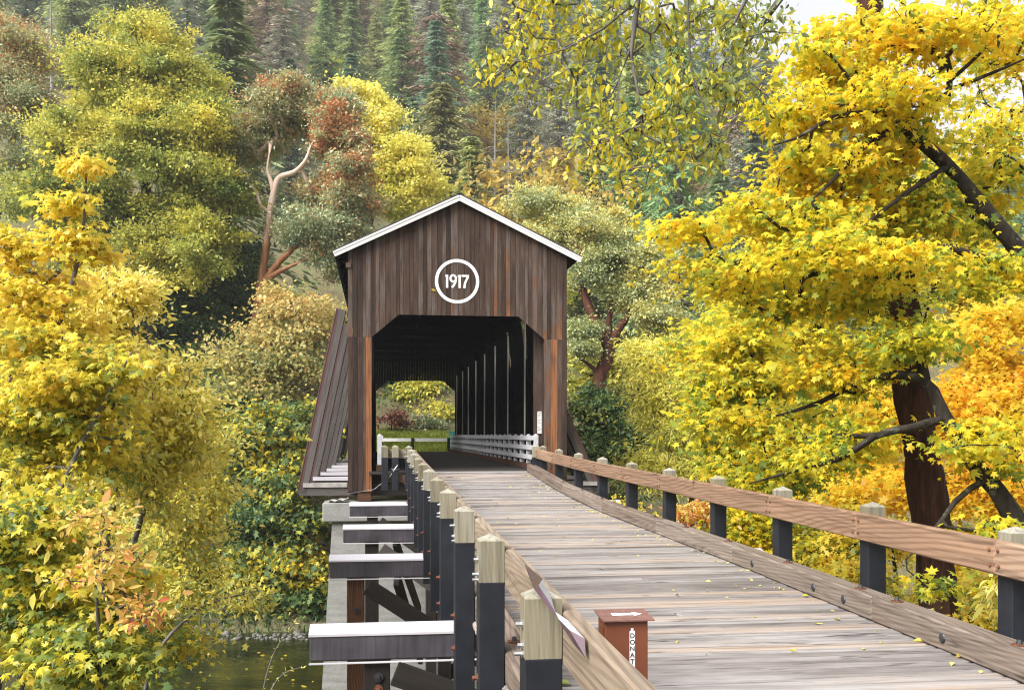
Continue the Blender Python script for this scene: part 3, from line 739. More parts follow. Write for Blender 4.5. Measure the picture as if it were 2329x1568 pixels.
# ------------------------------------------------------------------ small things on and around the deck
# donation box
dbp = 5.92; bq0, bq1 = 1.36, 1.625; bz = deck_z(dbp)
box = thing('donation_box', 'brown steel donation box standing on the deck beside the left guard rail', 'donation box', W(1.49, dbp + .11, bz))
ztop = -1.115
mb = MB(); mb.bx(bq0, bq1, dbp, dbp + .20, bz + .02, ztop - .012, 'z', .5, 0, .004); mb.bx(bq0 + .03, bq1 - .03, dbp + .03, dbp + .17, bz - .002, bz + .02, 'z', .5, 0, .002)
mb.bx(bq0 - .006, bq0 - .001, dbp + .04, dbp + .17, bz + .3, ztop - .05, 'z', .5, 0, .001)
mb.build('box_body', M['box'], box)
mb = MB(); A_ = W(bq0 - .02, dbp - .035, ztop - .012); 
V = [W(bq0 - .022, dbp - .03, ztop - .012), W(bq1 + .035, dbp - .03, ztop - .012), W(bq1 + .035, dbp + .225, ztop + .012), W(bq0 - .022, dbp + .225, ztop + .012)]
V += [v + UP * .008 for v in V]
mb.add(V, [[3, 2, 1, 0], [4, 5, 6, 7], [0, 1, 5, 4], [1, 2, 6, 5], [2, 3, 7, 6], [3, 0, 4, 7]], .5); lid = mb.build('lid', M['box_lid'], box)
def lidW(a, b): # a across 0..1, b depth 0..1
    return (W(bq0 - .022, dbp - .03, ztop - .012) * (1 - a) * (1 - b) + W(bq1 + .035, dbp - .03, ztop - .012) * a * (1 - b) + W(bq1 + .035, dbp + .225, ztop + .012) * a * b + W(bq0 - .022, dbp + .225, ztop + .012) * (1 - a) * b) + UP * .0095
mb = MB(); arrow = [(.26, .42), (.68, .42), (.68, .34), (.86, .52), (.68, .68), (.68, .60), (.26, .60)]
mb.prism([lidW(*a) for a in arrow], UP * .0012); mb.build('arrow_mark', M['white'], lid)
mb = MB(); sq0, sq1 = bq0 + .150, bq0 + .184; s_top = ztop - .075
mb.bx(sq0, sq1, dbp - .0025, dbp - .0005, s_top - .40, s_top, 'z', .5, 0, .0003); mb.bx(sq0 + .008, sq1 - .010, dbp - .0025, dbp - .0005, s_top + .0005, s_top + .017, 'z', .5, 0, .0003)
strip = mb.build('label_strip', M['white'], box)
def text_mesh(body, size, ori, xdir, zdir, parent, mat, name='lettering', ext=.0006, spacing=1.0):
    cu = bpy.data.curves.new(name, 'FONT'); cu.body = body; cu.size = size; cu.extrude = ext; cu.align_x = 'CENTER'; cu.offset = size * .012; cu.space_line = spacing
    ob = bpy.data.objects.new('tmp_text', cu); COL.objects.link(ob)
    bpy.context.view_layer.update(); dg = bpy.context.evaluated_depsgraph_get()
    me = bpy.data.meshes.new_from_object(ob.evaluated_get(dg)); bpy.data.objects.remove(ob); bpy.data.curves.remove(cu)
    ydir = np.cross(xdir, zdir)
    base = ORG[parent.name]
    for v in me.vertices:
        w = np.array(ori) + xdir * v.co.x + zdir * v.co.y + (-AX) * v.co.z; v.co = tuple(w - base)
    me.materials.clear(); me.name = name
    return link_mesh(name, me, parent, mat)
text_mesh('\n'.join('DONATIONS'), .041, W((sq0 + sq1) / 2, dbp - .0036, s_top - .042), BX, UP, strip, M['ink'], 'lettering', .0005, .96)
mb = MB(); mb.beam(W(bq0 - .10, dbp + .05, ztop - .10), W(bq0 + .0, dbp - .03, ztop - .20), .05, .01, UP, .5); mb.tube([W(bq0 + .0, dbp - .012, ztop - .19), W(bq0 + .05, dbp - .012, ztop - .20)], .008, 6); mb.build('hasp', M['dark_steel'], box)

# torn strip of flashing over the first post
def cp(x, y, Y): return pt((1050 + x / 3.583) / 1.0996, (1350 + y / 3.583) / 1.0996, Y)
mb = MB()
def sheet(pts, mi):
    P = [cp(*a) for a in pts]; n = len(P); th = np.array([.0, -.0016, .0012])
    mb.add(P + [p_ + th for p_ in P], [list(range(n))[::-1], list(range(n, 2 * n))] + [[i, (i + 1) % n, n + (i + 1) % n, n + i] for i in range(n)], .5, mi)
sheet([(935, 208, 5.75), (1100, 345, 5.50), (1062, 402, 5.16), (1025, 440, 5.10), (985, 350, 5.30)], 0)
sheet([(1100, 345, 5.50), (1170, 500, 5.22), (1212, 640, 4.98), (1180, 590, 5.02), (1062, 402, 5.16)], 1)
sheet([(1025, 440, 5.10), (1062, 402, 5.16), (1180, 590, 5.02), (1212, 640, 4.98), (1200, 662, 4.96), (1110, 550, 5.04)], 0)
sheet([(1212, 640, 4.98), (1330, 720, 4.86), (1475, 880, 4.60), (1340, 806, 4.66), (1242, 705, 4.86)], 1)
sheet([(1242, 705, 4.86), (1340, 806, 4.66), (1475, 880, 4.60), (1485, 1055, 4.56), (1380, 932, 4.66), (1262, 760, 4.84)], 0)
o = mb.build('metal_strip', [M['purple_metal'], M['white_worn_glare']], None, loc=W(LQ, 5.2, -.85)); tag(o, 'bent torn purple metal strip draped over the nearest left post and rail', 'metal strip')  # second material paints a reflection onto the strip's pale faces

# crumpled sheets lying on the first outrigger beam
mb = MB()
for (a, b, z, tl) in ((-1.55, -1.15, -1.985, .02), (-1.3, -.95, -1.97, .05)):
    g = 5; V = []
    for i in range(g):
        for j in range(g):
            q = a + (b - a) * i / (g - 1); p = PN - .35 + .7 * j / (g - 1)
            V.append(W(q, p, z + tl * i / (g - 1) + .03 * math.sin(i * 2.1 + j * 1.3)))
    F = [[i * g + j, (i + 1) * g + j, (i + 1) * g + j + 1, i * g + j + 1] for i in range(g - 1) for j in range(g - 1)]
    n = len(V); V = V + [v + UP * .004 for v in V]
    mb.add(V, [f[::-1] for f in F] + [[i + n for i in f] for f in F], .5)
o = mb.build('metal_sheet', M['cap_rusty'], None, loc=W(-1.3, PN, -1.9)); tag(o, 'crumpled rusty metal sheet lying on the pier below the left portal leg', 'metal sheet')

# notice on the right leg
nz0, nz1 = (HOR - 985) / FOC * 31, (HOR - 934) / FOC * 31
ns = thing('notice_sign', 'narrow white notice beside the right portal leg', 'sign', W(5.06, PN + .5, nz0))
mb = MB(); mb.bx(4.97, 5.10, PN + .515, PN + .53, nz0, nz1, 'z', .5, 0, .002); pl = mb.build('panel', M['white'], ns)
mb = MB()
for k in range(11):
    if k in (3, 7): continue
    z = nz1 - .05 - k * .055; mb.bx(4.985, 5.085 - .02 * ((k * 7) % 3), PN + .511, PN + .514, z - .012, z + .012, 'q', .5, 0, .0005)
mb.build('print_lines', simple('faded_print', (.22, .23, .24), .7), pl)

# cable tied to the return of the left rail
cb_pts = [pt(790, 1122, 30.2), pt(850, 1112, 29.9), pt(885, 1085, 29.7), pt(905, 1056, 29.65)]
mb = MB(); mb.tube(cb_pts, .008, 6); mb.tube([pt(905, 1056, 29.65), pt(893, 1070, 29.7), pt(880, 1100, 29.8), pt(872, 1112, 29.85)], .009, 6)
mb.tube([W(.46 + .125 * math.cos(a), 29.98 + .125 * math.sin(a), -1.0 + .02 * math.sin(a)) for a in np.linspace(0, 2 * math.pi, 17)], .011, 6)
o = mb.build('steel_cable', M['steel'], None, True, loc=pt(850, 1112, 29.9)); tag(o, 'thin grey steel cable strung from the left portal leg to a short rail post', 'cable')
mb = MB(); mb.tube([W(5.0, 28.9, deck_z(29) + .26), W(4.98, 28.6, deck_z(29) + .33), W(4.92, 28.3, deck_z(29) + .42), W(4.97, 28.1, deck_z(29) + .36), W(5.02, 27.7, deck_z(29) + .27)], .018, 6)
o = mb.build('rope_knot', M['cap_rusty'], None, True, loc=W(5, 28.5, deck_z(28.5) + .26)); tag(o, 'pale frayed rope end tied over the curb by the right portal leg', 'rope')

# white barrier beyond the far portal
by = 70.5
br = thing('road_barrier', 'white painted barrier rail across the grass beyond the far portal', 'barrier', pt(945, 1018, by))
mb = MB(); a, b = pt(866, 999.6, by), pt(1023, 999.6, by + .6); mb.beam(a, b, .1, .24, UP, .5, 0, .01); mb.build('rail', M['white'], br)
for u in (938, 1020):
    mb = MB(); c_ = pt(u, 1020, by + .25); mb.obox(c_ + UP * .3, UP, BX, AX, .95, .2, .2, .5); mb.build('post', M['dark_wood'], br)
# teal box
c_ = pt(1029, 985, 74); tb = thing('utility_cabinet', 'small teal utility cabinet on the grass beyond the far portal', 'cabinet', c_ - UP * 1.2)
mb = MB(); mb.obox(c_ - UP * .55, UP, BX, AX, 1.3, .55, .4, .5, 0, .02); mb.build('cabinet_body', M['teal'], tb)
mb = MB(); mb.obox(c_ + UP * .14, BX, AX, UP, .62, .47, .06, .5, 0, .02); mb.build('cabinet_lid', M['teal'], tb)

# utility pole
py = 82; pb = pt(1503, 900, py); pb[2] = ground_z(pb[0], pb[1]); pz = (HOR - 596) / FOC * py
up_ = thing('utility_pole', 'reddish wooden utility pole among the trees right of the portal', 'utility pole', pb)
mb = MB(); mb.tube([pb, np.array([pb[0], pb[1], pz])], [.22, .15], 12); mb.build('pole', M['pole_wood'], up_, True)
for z_, ln in ((pz - .35, 1.1), (pz - .55, 1.1), (pz - .95, .75)):
    mb = MB(); mb.beam(np.array([pb[0] + .15, pb[1] - .1, z_]), np.array([pb[0] + .15 + ln, pb[1] - .1, z_ - .12]), .06, .06); mb.build('bracket_arm', M['insulator'], up_)
mb = MB(); cx_ = pb[0] + .55; mb.tube([np.array([cx_, pb[1] - .3, pz - 3.0]), np.array([cx_, pb[1] - .3, pz - 2.95]), np.array([cx_, pb[1] - .3, pz - 2.35]), np.array([cx_, pb[1] - .3, pz - 2.25])], [.2, .26, .26, .12], 14)
mb.tube([np.array([cx_, pb[1] - .3, pz - 2.25]), np.array([cx_ - .05, pb[1] - .3, pz - 1.95])], [.06, .04], 8); mb.build('transformer', M['insulator'], up_)
mb = MB(); mb.tube([np.array([cx_ - .05, pb[1] - .3, pz - 1.95]), np.array([pb[0] + .2, pb[1] - .2, pz - 1.3]), np.array([pb[0] - .5, pb[1] - .2, pz - 1.1])], .02, 5); mb.tube([np.array([pb[0] - .55, pb[1] - .2, pz - 1.2]), np.array([pb[0] - .6, pb[1] - .2, pz - .75])], .09, 8); mb.build('drop_wire', M['insulator'], up_)

# ------------------------------------------------------------------ plants
LEAF = {}
def _leaf(verts, tris, curl):
    v = np.array([(x, y, 0) for x, y in verts], float); v[:, 2] = curl(v[:, 0], v[:, 1]); return v, np.array(tris, np.int32)
_o = [(0, 0), (.36, -.02), (.24, .24), (.60, .42), (.40, .50), (.46, .72), (.17, .60), (0, 1.0), (-.17, .60), (-.46, .72), (-.40, .50), (-.60, .42), (-.24, .24), (-.36, -.02)]
LEAF['maple'] = _leaf(_o + [(0, .36)], [(14, i, (i + 1) % 14) for i in range(14)], lambda x, y: -1.25 * x * x - .7 * (y - .36) ** 2 + .12 * np.abs(x))
_o2 = [(0, 0), (.40, .02), (.22, .28), (.58, .56), (.19, .58), (0, 1.0), (-.19, .58), (-.58, .56), (-.22, .28), (-.40, .02)]
LEAF['maple_far'] = _leaf(_o2 + [(0, .38)], [(10, i, (i + 1) % 10) for i in range(10)], lambda x, y: -.35 * x * x - .2 * (y - .38) ** 2)
LEAF['ovate'] = _leaf([(0, 0), (.24, .28), (.22, .62), (0, 1), (-.22, .62), (-.24, .28)], [(0, 1, 2), (0, 2, 3), (0, 3, 4), (0, 4, 5)], lambda x, y: .35 * np.abs(x) - .25 * (y - .4) ** 2)
LEAF['lance'] = _leaf([(0, 0), (.13, .35), (.11, .65), (0, 1), (-.11, .65), (-.13, .35)], [(0, 1, 2), (0, 2, 3), (0, 3, 4), (0, 4, 5)], lambda x, y: .35 * np.abs(x) - .3 * (y - .4) ** 2)
LEAF['tuft'] = _leaf([(0, 0), (.34, .45), (0, 1), (-.34, .45)], [(0, 1, 2), (0, 2, 3)], lambda x, y: .3 * np.abs(x))
LEAF['needle'] = _leaf([(0, 0), (.13, .4), (0, 1), (-.13, .4)], [(0, 1, 2), (0, 2, 3)], lambda x, y: .2 * np.abs(x))

def unit(a): return a / (np.linalg.norm(a, axis=-1, keepdims=True) + 1e-9)
def leaves(kind, P, D, N, size, tone):
    tv, tf = LEAF[kind]; n = len(P); k = len(tv)
    D = unit(D); X = unit(np.cross(D, N)); Nn = np.cross(X, D)
    wr = np.random.default_rng(n); X = X * wr.uniform(.62, 1.08, (n, 1)); Nn = Nn * wr.uniform(-.3, 1.7, (n, 1))
    V = P[:, None, :] + size[:, None, None] * (tv[None, :, 0:1] * X[:, None, :] + tv[None, :, 1:2] * D[:, None, :] + tv[None, :, 2:3] * Nn[:, None, :])
    F = (tf[None] + (np.arange(n) * k)[:, None, None]).reshape(-1, 3)
    return V.reshape(-1, 3), F, np.repeat(tone, k)

def tubes(paths, nsides=5):
    """paths: list of (pts (k,3), radii (k,)) -> one mesh"""
    Vs = []; Fs = []; n0 = 0
    ang = np.arange(nsides) * 2 * math.pi / nsides; ca, sa = np.cos(ang), np.sin(ang)
    for P, R in paths:
        P = np.asarray(P, float); k = len(P)
        if k < 2: continue
        T = np.empty_like(P); T[1:-1] = P[2:] - P[:-2]; T[0] = P[1] - P[0]; T[-1] = P[-1] - P[-2]; T = unit(T)
        ref = np.tile(np.array([.13, .31, .94]), (k, 1)); A = np.cross(ref, T); bad = np.linalg.norm(A, axis=1) < .2
        if bad.any(): A[bad] = np.cross(np.array([1.0, .1, 0]), T[bad])
        A = unit(A); B = np.cross(T, A); R = np.asarray(R, float)
        V = P[:, None] + (R[:, None] * (np.random.default_rng(k).uniform(.84, 1.16, (k, nsides)) if nsides > 7 else 1.0))[:, :, None] * (A[:, None] * ca[None, :, None] + B[:, None] * sa[None, :, None])
        i = (np.arange(k - 1) * nsides)[:, None] + np.arange(nsides)[None]; j = (np.arange(k - 1) * nsides)[:, None] + (np.arange(nsides)[None] + 1) % nsides
        Fs.append(np.stack([i, j, j + nsides, i + nsides], -1).reshape(-1, 4) + n0); Vs.append(V.reshape(-1, 3)); n0 += k * nsides
    return np.concatenate(Vs), np.concatenate(Fs)

def spline(pts, rad, step=.35, jit=0.0, rng=None):
    pts = np.asarray(pts, float); k = len(pts)
    seg = np.linalg.norm(np.diff(pts, axis=0), axis=1); s = np.concatenate([[0], np.cumsum(seg)])
    n = max(3, int(s[-1] / step) + 1); u = np.linspace(0, s[-1], n)
    if k > 2:   # catmull-rom by hermite
        tg = np.gradient(pts, s, axis=0); out = np.empty((n, 3))
        for a, x in enumerate(u):
            i = min(max(np.searchsorted(s, x) - 1, 0), k - 2); h = s[i + 1] - s[i]; t_ = (x - s[i]) / h
            out[a] = (2 * t_**3 - 3 * t_**2 + 1) * pts[i] + (t_**3 - 2 * t_**2 + t_) * h * tg[i] + (-2 * t_**3 + 3 * t_**2) * pts[i + 1] + (t_**3 - t_**2) * h * tg[i + 1]
    else: out = pts[0] + (pts[1] - pts[0]) * (u / s[-1])[:, None]
    if jit and rng is not None: out[1:] += rng.normal(0, jit, (n - 1, 3))
    return out, np.interp(u, s, np.asarray(rad, float) if hasattr(rad, '__len__') and len(rad) == k else np.linspace(rad[0], rad[1], k))

def grow(limbs, tips, rng, seg=.45, tipr=.006, expo=.5, lift=.15, rmax=.12, droop=0.0):
    """join every tip to the nearest branch already grown; returns tube paths and the last twig direction of every tip"""
    N = sum(len(l[0]) for l in limbs) + len(tips) * 14
    P = np.zeros((N, 3)); par = -np.ones(N, int); giv = np.zeros(N); dirn = np.zeros((N, 3)); n = 0; paths = []
    for pts, rad in limbs:
        k = len(pts); P[n:n + k] = pts; giv[n:n + k] = rad; par[n + 1:n + k] = np.arange(n, n + k - 1)
        d = unit(np.gradient(pts, axis=0)); dirn[n:n + k] = d; n += k
    n_l = n
    d0 = np.min(np.linalg.norm(tips[:, None] - P[None, :n], axis=2), axis=1) if len(tips) * n < 4e6 else np.linalg.norm(tips - P[0], axis=1)
    tipdir = np.zeros((len(tips), 3))
    for ti in np.argsort(d0):
        T = tips[ti]; dd = T - P[:n]; d = np.sqrt((dd * dd).sum(1)); j = int(np.argmin(d)); L = d[j]
        k = int(min(12, max(2, L / seg + 1)))
        c = P[j] + dirn[j] * L * .4 + np.array([0, 0, lift * L]); u = np.linspace(0, 1, k + 1)[1:, None]
        pth = (1 - u) ** 2 * P[j] + 2 * u * (1 - u) * c + u * u * T
        if k > 2: pth[:-1] += rng.normal(0, .04 * L / k + .004, (k - 1, 3))
        P[n:n + k] = pth; par[n] = j; par[n + 1:n + k] = np.arange(n, n + k - 1)
        q = np.vstack([P[j], pth]); dirn[n:n + k] = unit(np.diff(q, axis=0)); tipdir[ti] = dirn[n + k - 1]
        paths.append([j] + list(range(n, n + k))); n += k
    cnt = np.zeros(n); leafnode = [p[-1] for p in paths]; cnt[leafnode] = 1
    for i in range(n - 1, -1, -1):
        if par[i] >= 0: cnt[par[i]] += cnt[i]
    r = np.minimum(tipr * np.maximum(cnt, 1) ** expo, rmax)
    out = []
    for p_ in paths:
        rr = r[p_].copy(); rr[0] = rr[1]
        if giv[p_[0]] > 0: rr[0] = min(rr[1] * 1.2, giv[p_[0]])
        out.append((P[p_], rr))
    return out, tipdir

def crown_tips(c, r, nt, rng, nl=9, flat=.6, shell=.5, up=.25, lobe=.42):
    """tips strung along boughs that run from the heart of the crown to its edge, with a few loose ones"""
    c = np.asarray(c, float); r = np.asarray(r, float); nb = int(nl * 2.4); nt = int(nt)
    d = unit(rng.normal(size=(nb, 3)) + np.array([0, 0, up * .8])); reach = rng.uniform(.62, 1.16, (nb, 1))
    a = c + r * d * .12 + r * np.array([0, 0, -.18]); e = c + r * d * reach
    k = rng.integers(0, nb, nt); f = rng.random((nt, 1)) ** .62 * .72 + .28
    sag = (f ** 2) * np.array([0, 0, -1.0]) * r[2] * rng.uniform(.0, .22, nb)[k][:, None]
    T = a[k] + (e[k] - a[k]) * f + sag + rng.normal(size=(nt, 3)) * r * (.05 + .105 * f) * rng.lognormal(0, .3, nb)[k][:, None] * np.array([1, 1, flat * .9])
    fr = rng.random(nt) < .12
    g = unit(rng.normal(size=(nt, 3))) * (rng.random((nt, 1)) ** .42) * rng.uniform(.7, 1.1, (nt, 1)); T[fr] = (c + r * g)[fr]
    return T, k, rng.normal(0, 1, nb)

def foliage(tips, tipdir, tone0, rng, kind, size, per, spread, flat=.5, droop=.3, tilt=.6, tone_noise=.20, size_var=.38, along=1.2):
    n = len(tips); idx = np.repeat(np.arange(n), per); m = len(idx)
    off = rng.normal(size=(m, 3)) * spread * np.array([1, 1, flat]) * np.repeat(rng.lognormal(0, .35, n), per)[:, None]
    P = tips[idx] + off - tipdir[idx] * rng.random((m, 1)) * spread * along
    D = unit(tipdir[idx]) * .5 + unit(off) * .6 + rng.normal(size=(m, 3)) * .45 + np.array([0, 0, -droop])
    Nn = np.array([0, 0, 1.0]) + rng.normal(size=(m, 3)) * tilt
    s = size * np.clip(rng.normal(1, size_var, m), .4, 1.9)
    tn = np.clip(tone0[idx] + rng.normal(0, .11, n)[idx] + rng.normal(0, tone_noise, m), 0, 1)
    return leaves(kind, P, D, Nn, s, tn)

def plant(name, label, cat, base, limbs, crowns, leafspec, bark_m, leaf_m, seed, group=None, tipr=.006, seg=.45, lift=.15, rmax=.1, sides=5, crown_name='crown', trunk_name='trunk', extra=None):
    """limbs: list of (points, radii); crowns: list of dicts c, r, nt, tone, ...; leafspec: kind,size,per,spread,..."""
    rng = np.random.default_rng(seed); base = np.asarray(base, float)
    root = thing(name, label, cat, base, group)
    L = [spline(p, r, .3 if len(p) > 2 else .5, .0, rng) for p, r in limbs]
    T = []; TN = []
    for cr in crowns:
        tt, k, lt = crown_tips(cr['c'], cr['r'], cr['nt'], rng, cr.get('nl', 9), cr.get('flat', .6), cr.get('shell', .5), cr.get('up', .25), cr.get('lobe', .42))
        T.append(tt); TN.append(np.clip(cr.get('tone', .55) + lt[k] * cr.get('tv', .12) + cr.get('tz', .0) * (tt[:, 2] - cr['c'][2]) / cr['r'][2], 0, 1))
    T = np.concatenate(T); TN = np.concatenate(TN)
    paths, td = grow(L, T, rng, seg, tipr, .5, lift, rmax)
    V1, F1 = tubes(L, 9); V2, F2 = tubes(paths, sides)
    np_mesh(trunk_name, np.concatenate([V1, V2]), np.concatenate([F1, F2 + len(V1)]), root, bark_m, smooth=True)
    Vl, Fl, tl = foliage(T, td, TN, rng, *leafspec[:4], **(leafspec[4] if len(leafspec) > 4 else {}))
    np_mesh(crown_name, Vl, Fl, root, leaf_m, tl)
    return root
def gpt(u, Y, off=-.1):
    x = (u - 1164) / FOC * Y; return np.array([x, Y, float(ground_z(x, Y)) + off])
def C(u, v, Y, ru, rv, rd=None, nt=200, **kw):
    """crown blob: centre and half sizes given on the photograph's scale (ru, rv) at distance Y; rd in metres"""
    d = dict(c=pt(u, v, Y), r=np.array([ru / FOC * Y, rd if rd else ru / FOC * Y, rv / FOC * Y]), nt=nt); d.update(kw); return d

# ------------------------------------------------------------------ near left: yellow shrubs on the bank
def P3(*a): return [pt(*x) for x in a]
mp = dict(droop=.38, tilt=.36, flat=.4)
plant('maple_sapling', 'tall yellow maple sapling at the left edge with one bare topped sprig rising above', 'maple sapling', gpt(-60, 12.2),
      [([gpt(-60, 12.2), pt(-40, 1250, 12.2), pt(60, 900, 12), pt(150, 690, 11.8), pt(190, 520, 11.7), pt(196, 380, 11.6)], [.07, .055, .04, .03, .02, .008]),
       ([gpt(-60, 12.2), pt(-60, 1100, 12), pt(40, 830, 12.3), pt(120, 640, 12.5)], [.05, .04, .025, .01]),
       ([gpt(-60, 12.2), pt(60, 1300, 11.5), pt(180, 1020, 11.3), pt(300, 800, 11.4)], [.05, .04, .025, .01])],
      [C(60, 720, 12, 120, 150, .9, 150, tone=.62, nl=12, tv=.1), C(150, 860, 11.7, 170, 130, .9, 190, tone=.58, nl=14, tv=.12), C(120, 1000, 11.8, 170, 120, .9, 170, tone=.5, nl=14, tv=.13),
       C(192, 372, 11.6, 38, 30, .2, 12, tone=.70, nl=2, tv=.03), C(148, 462, 11.7, 44, 26, .2, 14, tone=.70, nl=3, tv=.03), C(180, 560, 11.7, 80, 50, .35, 40, tone=.68, nl=6, tv=.05), C(20, 560, 11.9, 50, 50, .3, 28, tone=.68, nl=4)],
      ('maple', .082, 24, .12, mp), M['bark_grey'], M['l_left'], 21, tipr=.0035, seg=.3, lift=.05, rmax=.03)
plant('dogwood_shrub', 'pale yellow small leaved shrub on the left bank, reaching up beside the maple sapling', 'shrub', gpt(210, 14.2),
      [([gpt(210, 14.2), pt(240, 1250, 14.2), pt(290, 950, 14), pt(300, 700, 14), pt(270, 560, 14)], [.05, .045, .03, .02, .008]),
       ([gpt(210, 14.2), pt(300, 1250, 13.8), pt(380, 1000, 13.6), pt(430, 860, 13.6)], [.045, .04, .025, .01])],
      [C(260, 690, 14, 110, 95, .9, 170, tone=.74, nl=12, tv=.08), C(300, 850, 13.8, 120, 110, .9, 200, tone=.68, nl=14, tv=.1), C(400, 960, 13.7, 100, 90, .8, 160, tone=.6, nl=12, tv=.12), C(330, 1080, 13.7, 150, 110, .9, 200, tone=.5, nl=14, tv=.13)],
      ('ovate', .088, 25, .15, dict(droop=.1, tilt=.6)), M['bark_grey'], M['l_dogwood'], 22, tipr=.003, seg=.3, lift=.1, rmax=.025)
plant('willow_shrub', 'olive yellow willowy shrub leaning over the river from the left bank', 'shrub', gpt(300, 16.5),
      [([gpt(300, 16.5), pt(330, 1420, 16.4), pt(400, 1240, 16.2), pt(460, 1120, 16)], [.05, .04, .03, .01]),
       ([gpt(300, 16.5), pt(380, 1450, 15.9), pt(480, 1370, 15.6), pt(590, 1342, 15.4)], [.04, .03, .02, .006])],
      [C(450, 1010, 16.1, 75, 70, .8, 110, tone=.6, nl=9, tv=.14), C(440, 1130, 16, 90, 80, .9, 150, tone=.52, nl=12, tv=.14), C(380, 1240, 16.2, 120, 100, 1, 190, tone=.45, nl=14, tv=.14), C(440, 1330, 15.9, 85, 60, .6, 100, tone=.42, nl=9, tv=.14), C(555, 1362, 15.5, 60, 26, .3, 26, tone=.55, nl=6)],
      ('ovate', .080, 24, .15, dict(droop=.15, tilt=.6)), M['bark_grey'], M['l_dogwood'], 23, tipr=.003, seg=.3, lift=.05, rmax=.02)
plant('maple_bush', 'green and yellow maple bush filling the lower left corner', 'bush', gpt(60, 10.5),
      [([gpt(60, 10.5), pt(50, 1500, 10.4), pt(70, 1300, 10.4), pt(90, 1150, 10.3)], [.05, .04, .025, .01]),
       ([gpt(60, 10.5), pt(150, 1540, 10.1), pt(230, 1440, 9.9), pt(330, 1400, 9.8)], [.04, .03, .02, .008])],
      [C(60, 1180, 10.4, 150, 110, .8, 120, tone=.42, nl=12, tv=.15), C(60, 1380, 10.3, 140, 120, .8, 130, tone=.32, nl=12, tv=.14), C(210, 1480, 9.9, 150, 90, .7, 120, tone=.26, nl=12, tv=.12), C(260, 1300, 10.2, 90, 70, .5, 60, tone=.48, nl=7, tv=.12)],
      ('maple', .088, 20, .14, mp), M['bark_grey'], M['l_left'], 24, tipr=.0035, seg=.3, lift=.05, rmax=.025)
plant('currant_bush', 'small bush of peach and salmon leaves in the lower left shrubs', 'bush', gpt(230, 9.8),
      [([gpt(230, 9.8), pt(230, 1500, 9.7), pt(220, 1350, 9.6), pt(230, 1220, 9.5)], [.03, .025, .015, .006])],
      [C(220, 1180, 9.6, 80, 40, .35, 20, tone=.3, nl=6), C(240, 1290, 9.5, 110, 70, .4, 40, tone=.3, nl=8, tv=.2), C(300, 1400, 9.5, 80, 60, .35, 26, tone=.36, nl=6, tv=.2)],
      ('ovate', .085, 9, .085, dict(droop=.2, tilt=.6)), M['bark_grey'], M['l_pink'], 25, tipr=.003, seg=.2, lift=.05, rmax=.015)
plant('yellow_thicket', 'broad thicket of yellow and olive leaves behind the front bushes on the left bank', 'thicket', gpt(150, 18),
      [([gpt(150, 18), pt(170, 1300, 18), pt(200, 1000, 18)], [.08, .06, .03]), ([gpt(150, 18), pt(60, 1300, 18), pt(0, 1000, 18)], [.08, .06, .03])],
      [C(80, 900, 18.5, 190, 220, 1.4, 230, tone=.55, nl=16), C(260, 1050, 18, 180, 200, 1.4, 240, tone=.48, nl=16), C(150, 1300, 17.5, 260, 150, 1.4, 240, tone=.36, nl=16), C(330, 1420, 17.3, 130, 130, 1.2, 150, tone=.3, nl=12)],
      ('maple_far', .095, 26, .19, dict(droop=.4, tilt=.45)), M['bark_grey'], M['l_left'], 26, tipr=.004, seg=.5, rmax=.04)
# willow shoot in the foreground over the water
for nm, lab, stems, sd in (('willow_shoot', 'slender willow shoot with tiny pale leaves rising in front of the dark river', [((590, 1700, 7.2), (600, 1560, 7.2), (625, 1480, 7.15), (668, 1415, 7.1)), ((590, 1700, 7.2), (615, 1570, 7.1), (645, 1530, 7.05), (688, 1515, 7.0))], 31),):
    b = pt(590, 1700, 7.2); b[2] = float(ground_z(b[0], b[1])) - .05
    rng = np.random.default_rng(sd); root = thing(nm, lab, 'willow shoot', b); paths = []; Ps = []; Ds = []
    for s_ in stems:
        pts, rr = spline([b] + P3(*s_), [.012, .010, .007, .005, .003], .08); paths.append((pts, rr))
        k = len(pts); use = np.arange(int(k * .35), k); use = np.repeat(use, 3)
        Ps.append(pts[use] + rng.normal(0, .008, (len(use), 3))); Ds.append(rng.normal(0, 1, (len(use), 3)) + np.array([.3, 0, .7]))
    V1, F1 = tubes(paths, 5); np_mesh('stem', V1, F1, root, M['bark_grey'], smooth=True)
    Pc = np.concatenate(Ps); Dc = np.concatenate(Ds)
    V1, F1, t1 = leaves('lance', Pc, Dc, np.array([0, -.3, 1.0]) + rng.normal(0, .5, Dc.shape), rng.uniform(.025, .05, len(Pc)), rng.uniform(.1, .6, len(Pc)))
    np_mesh('leaves', V1, F1, root, M['l_dogwood'], t1)

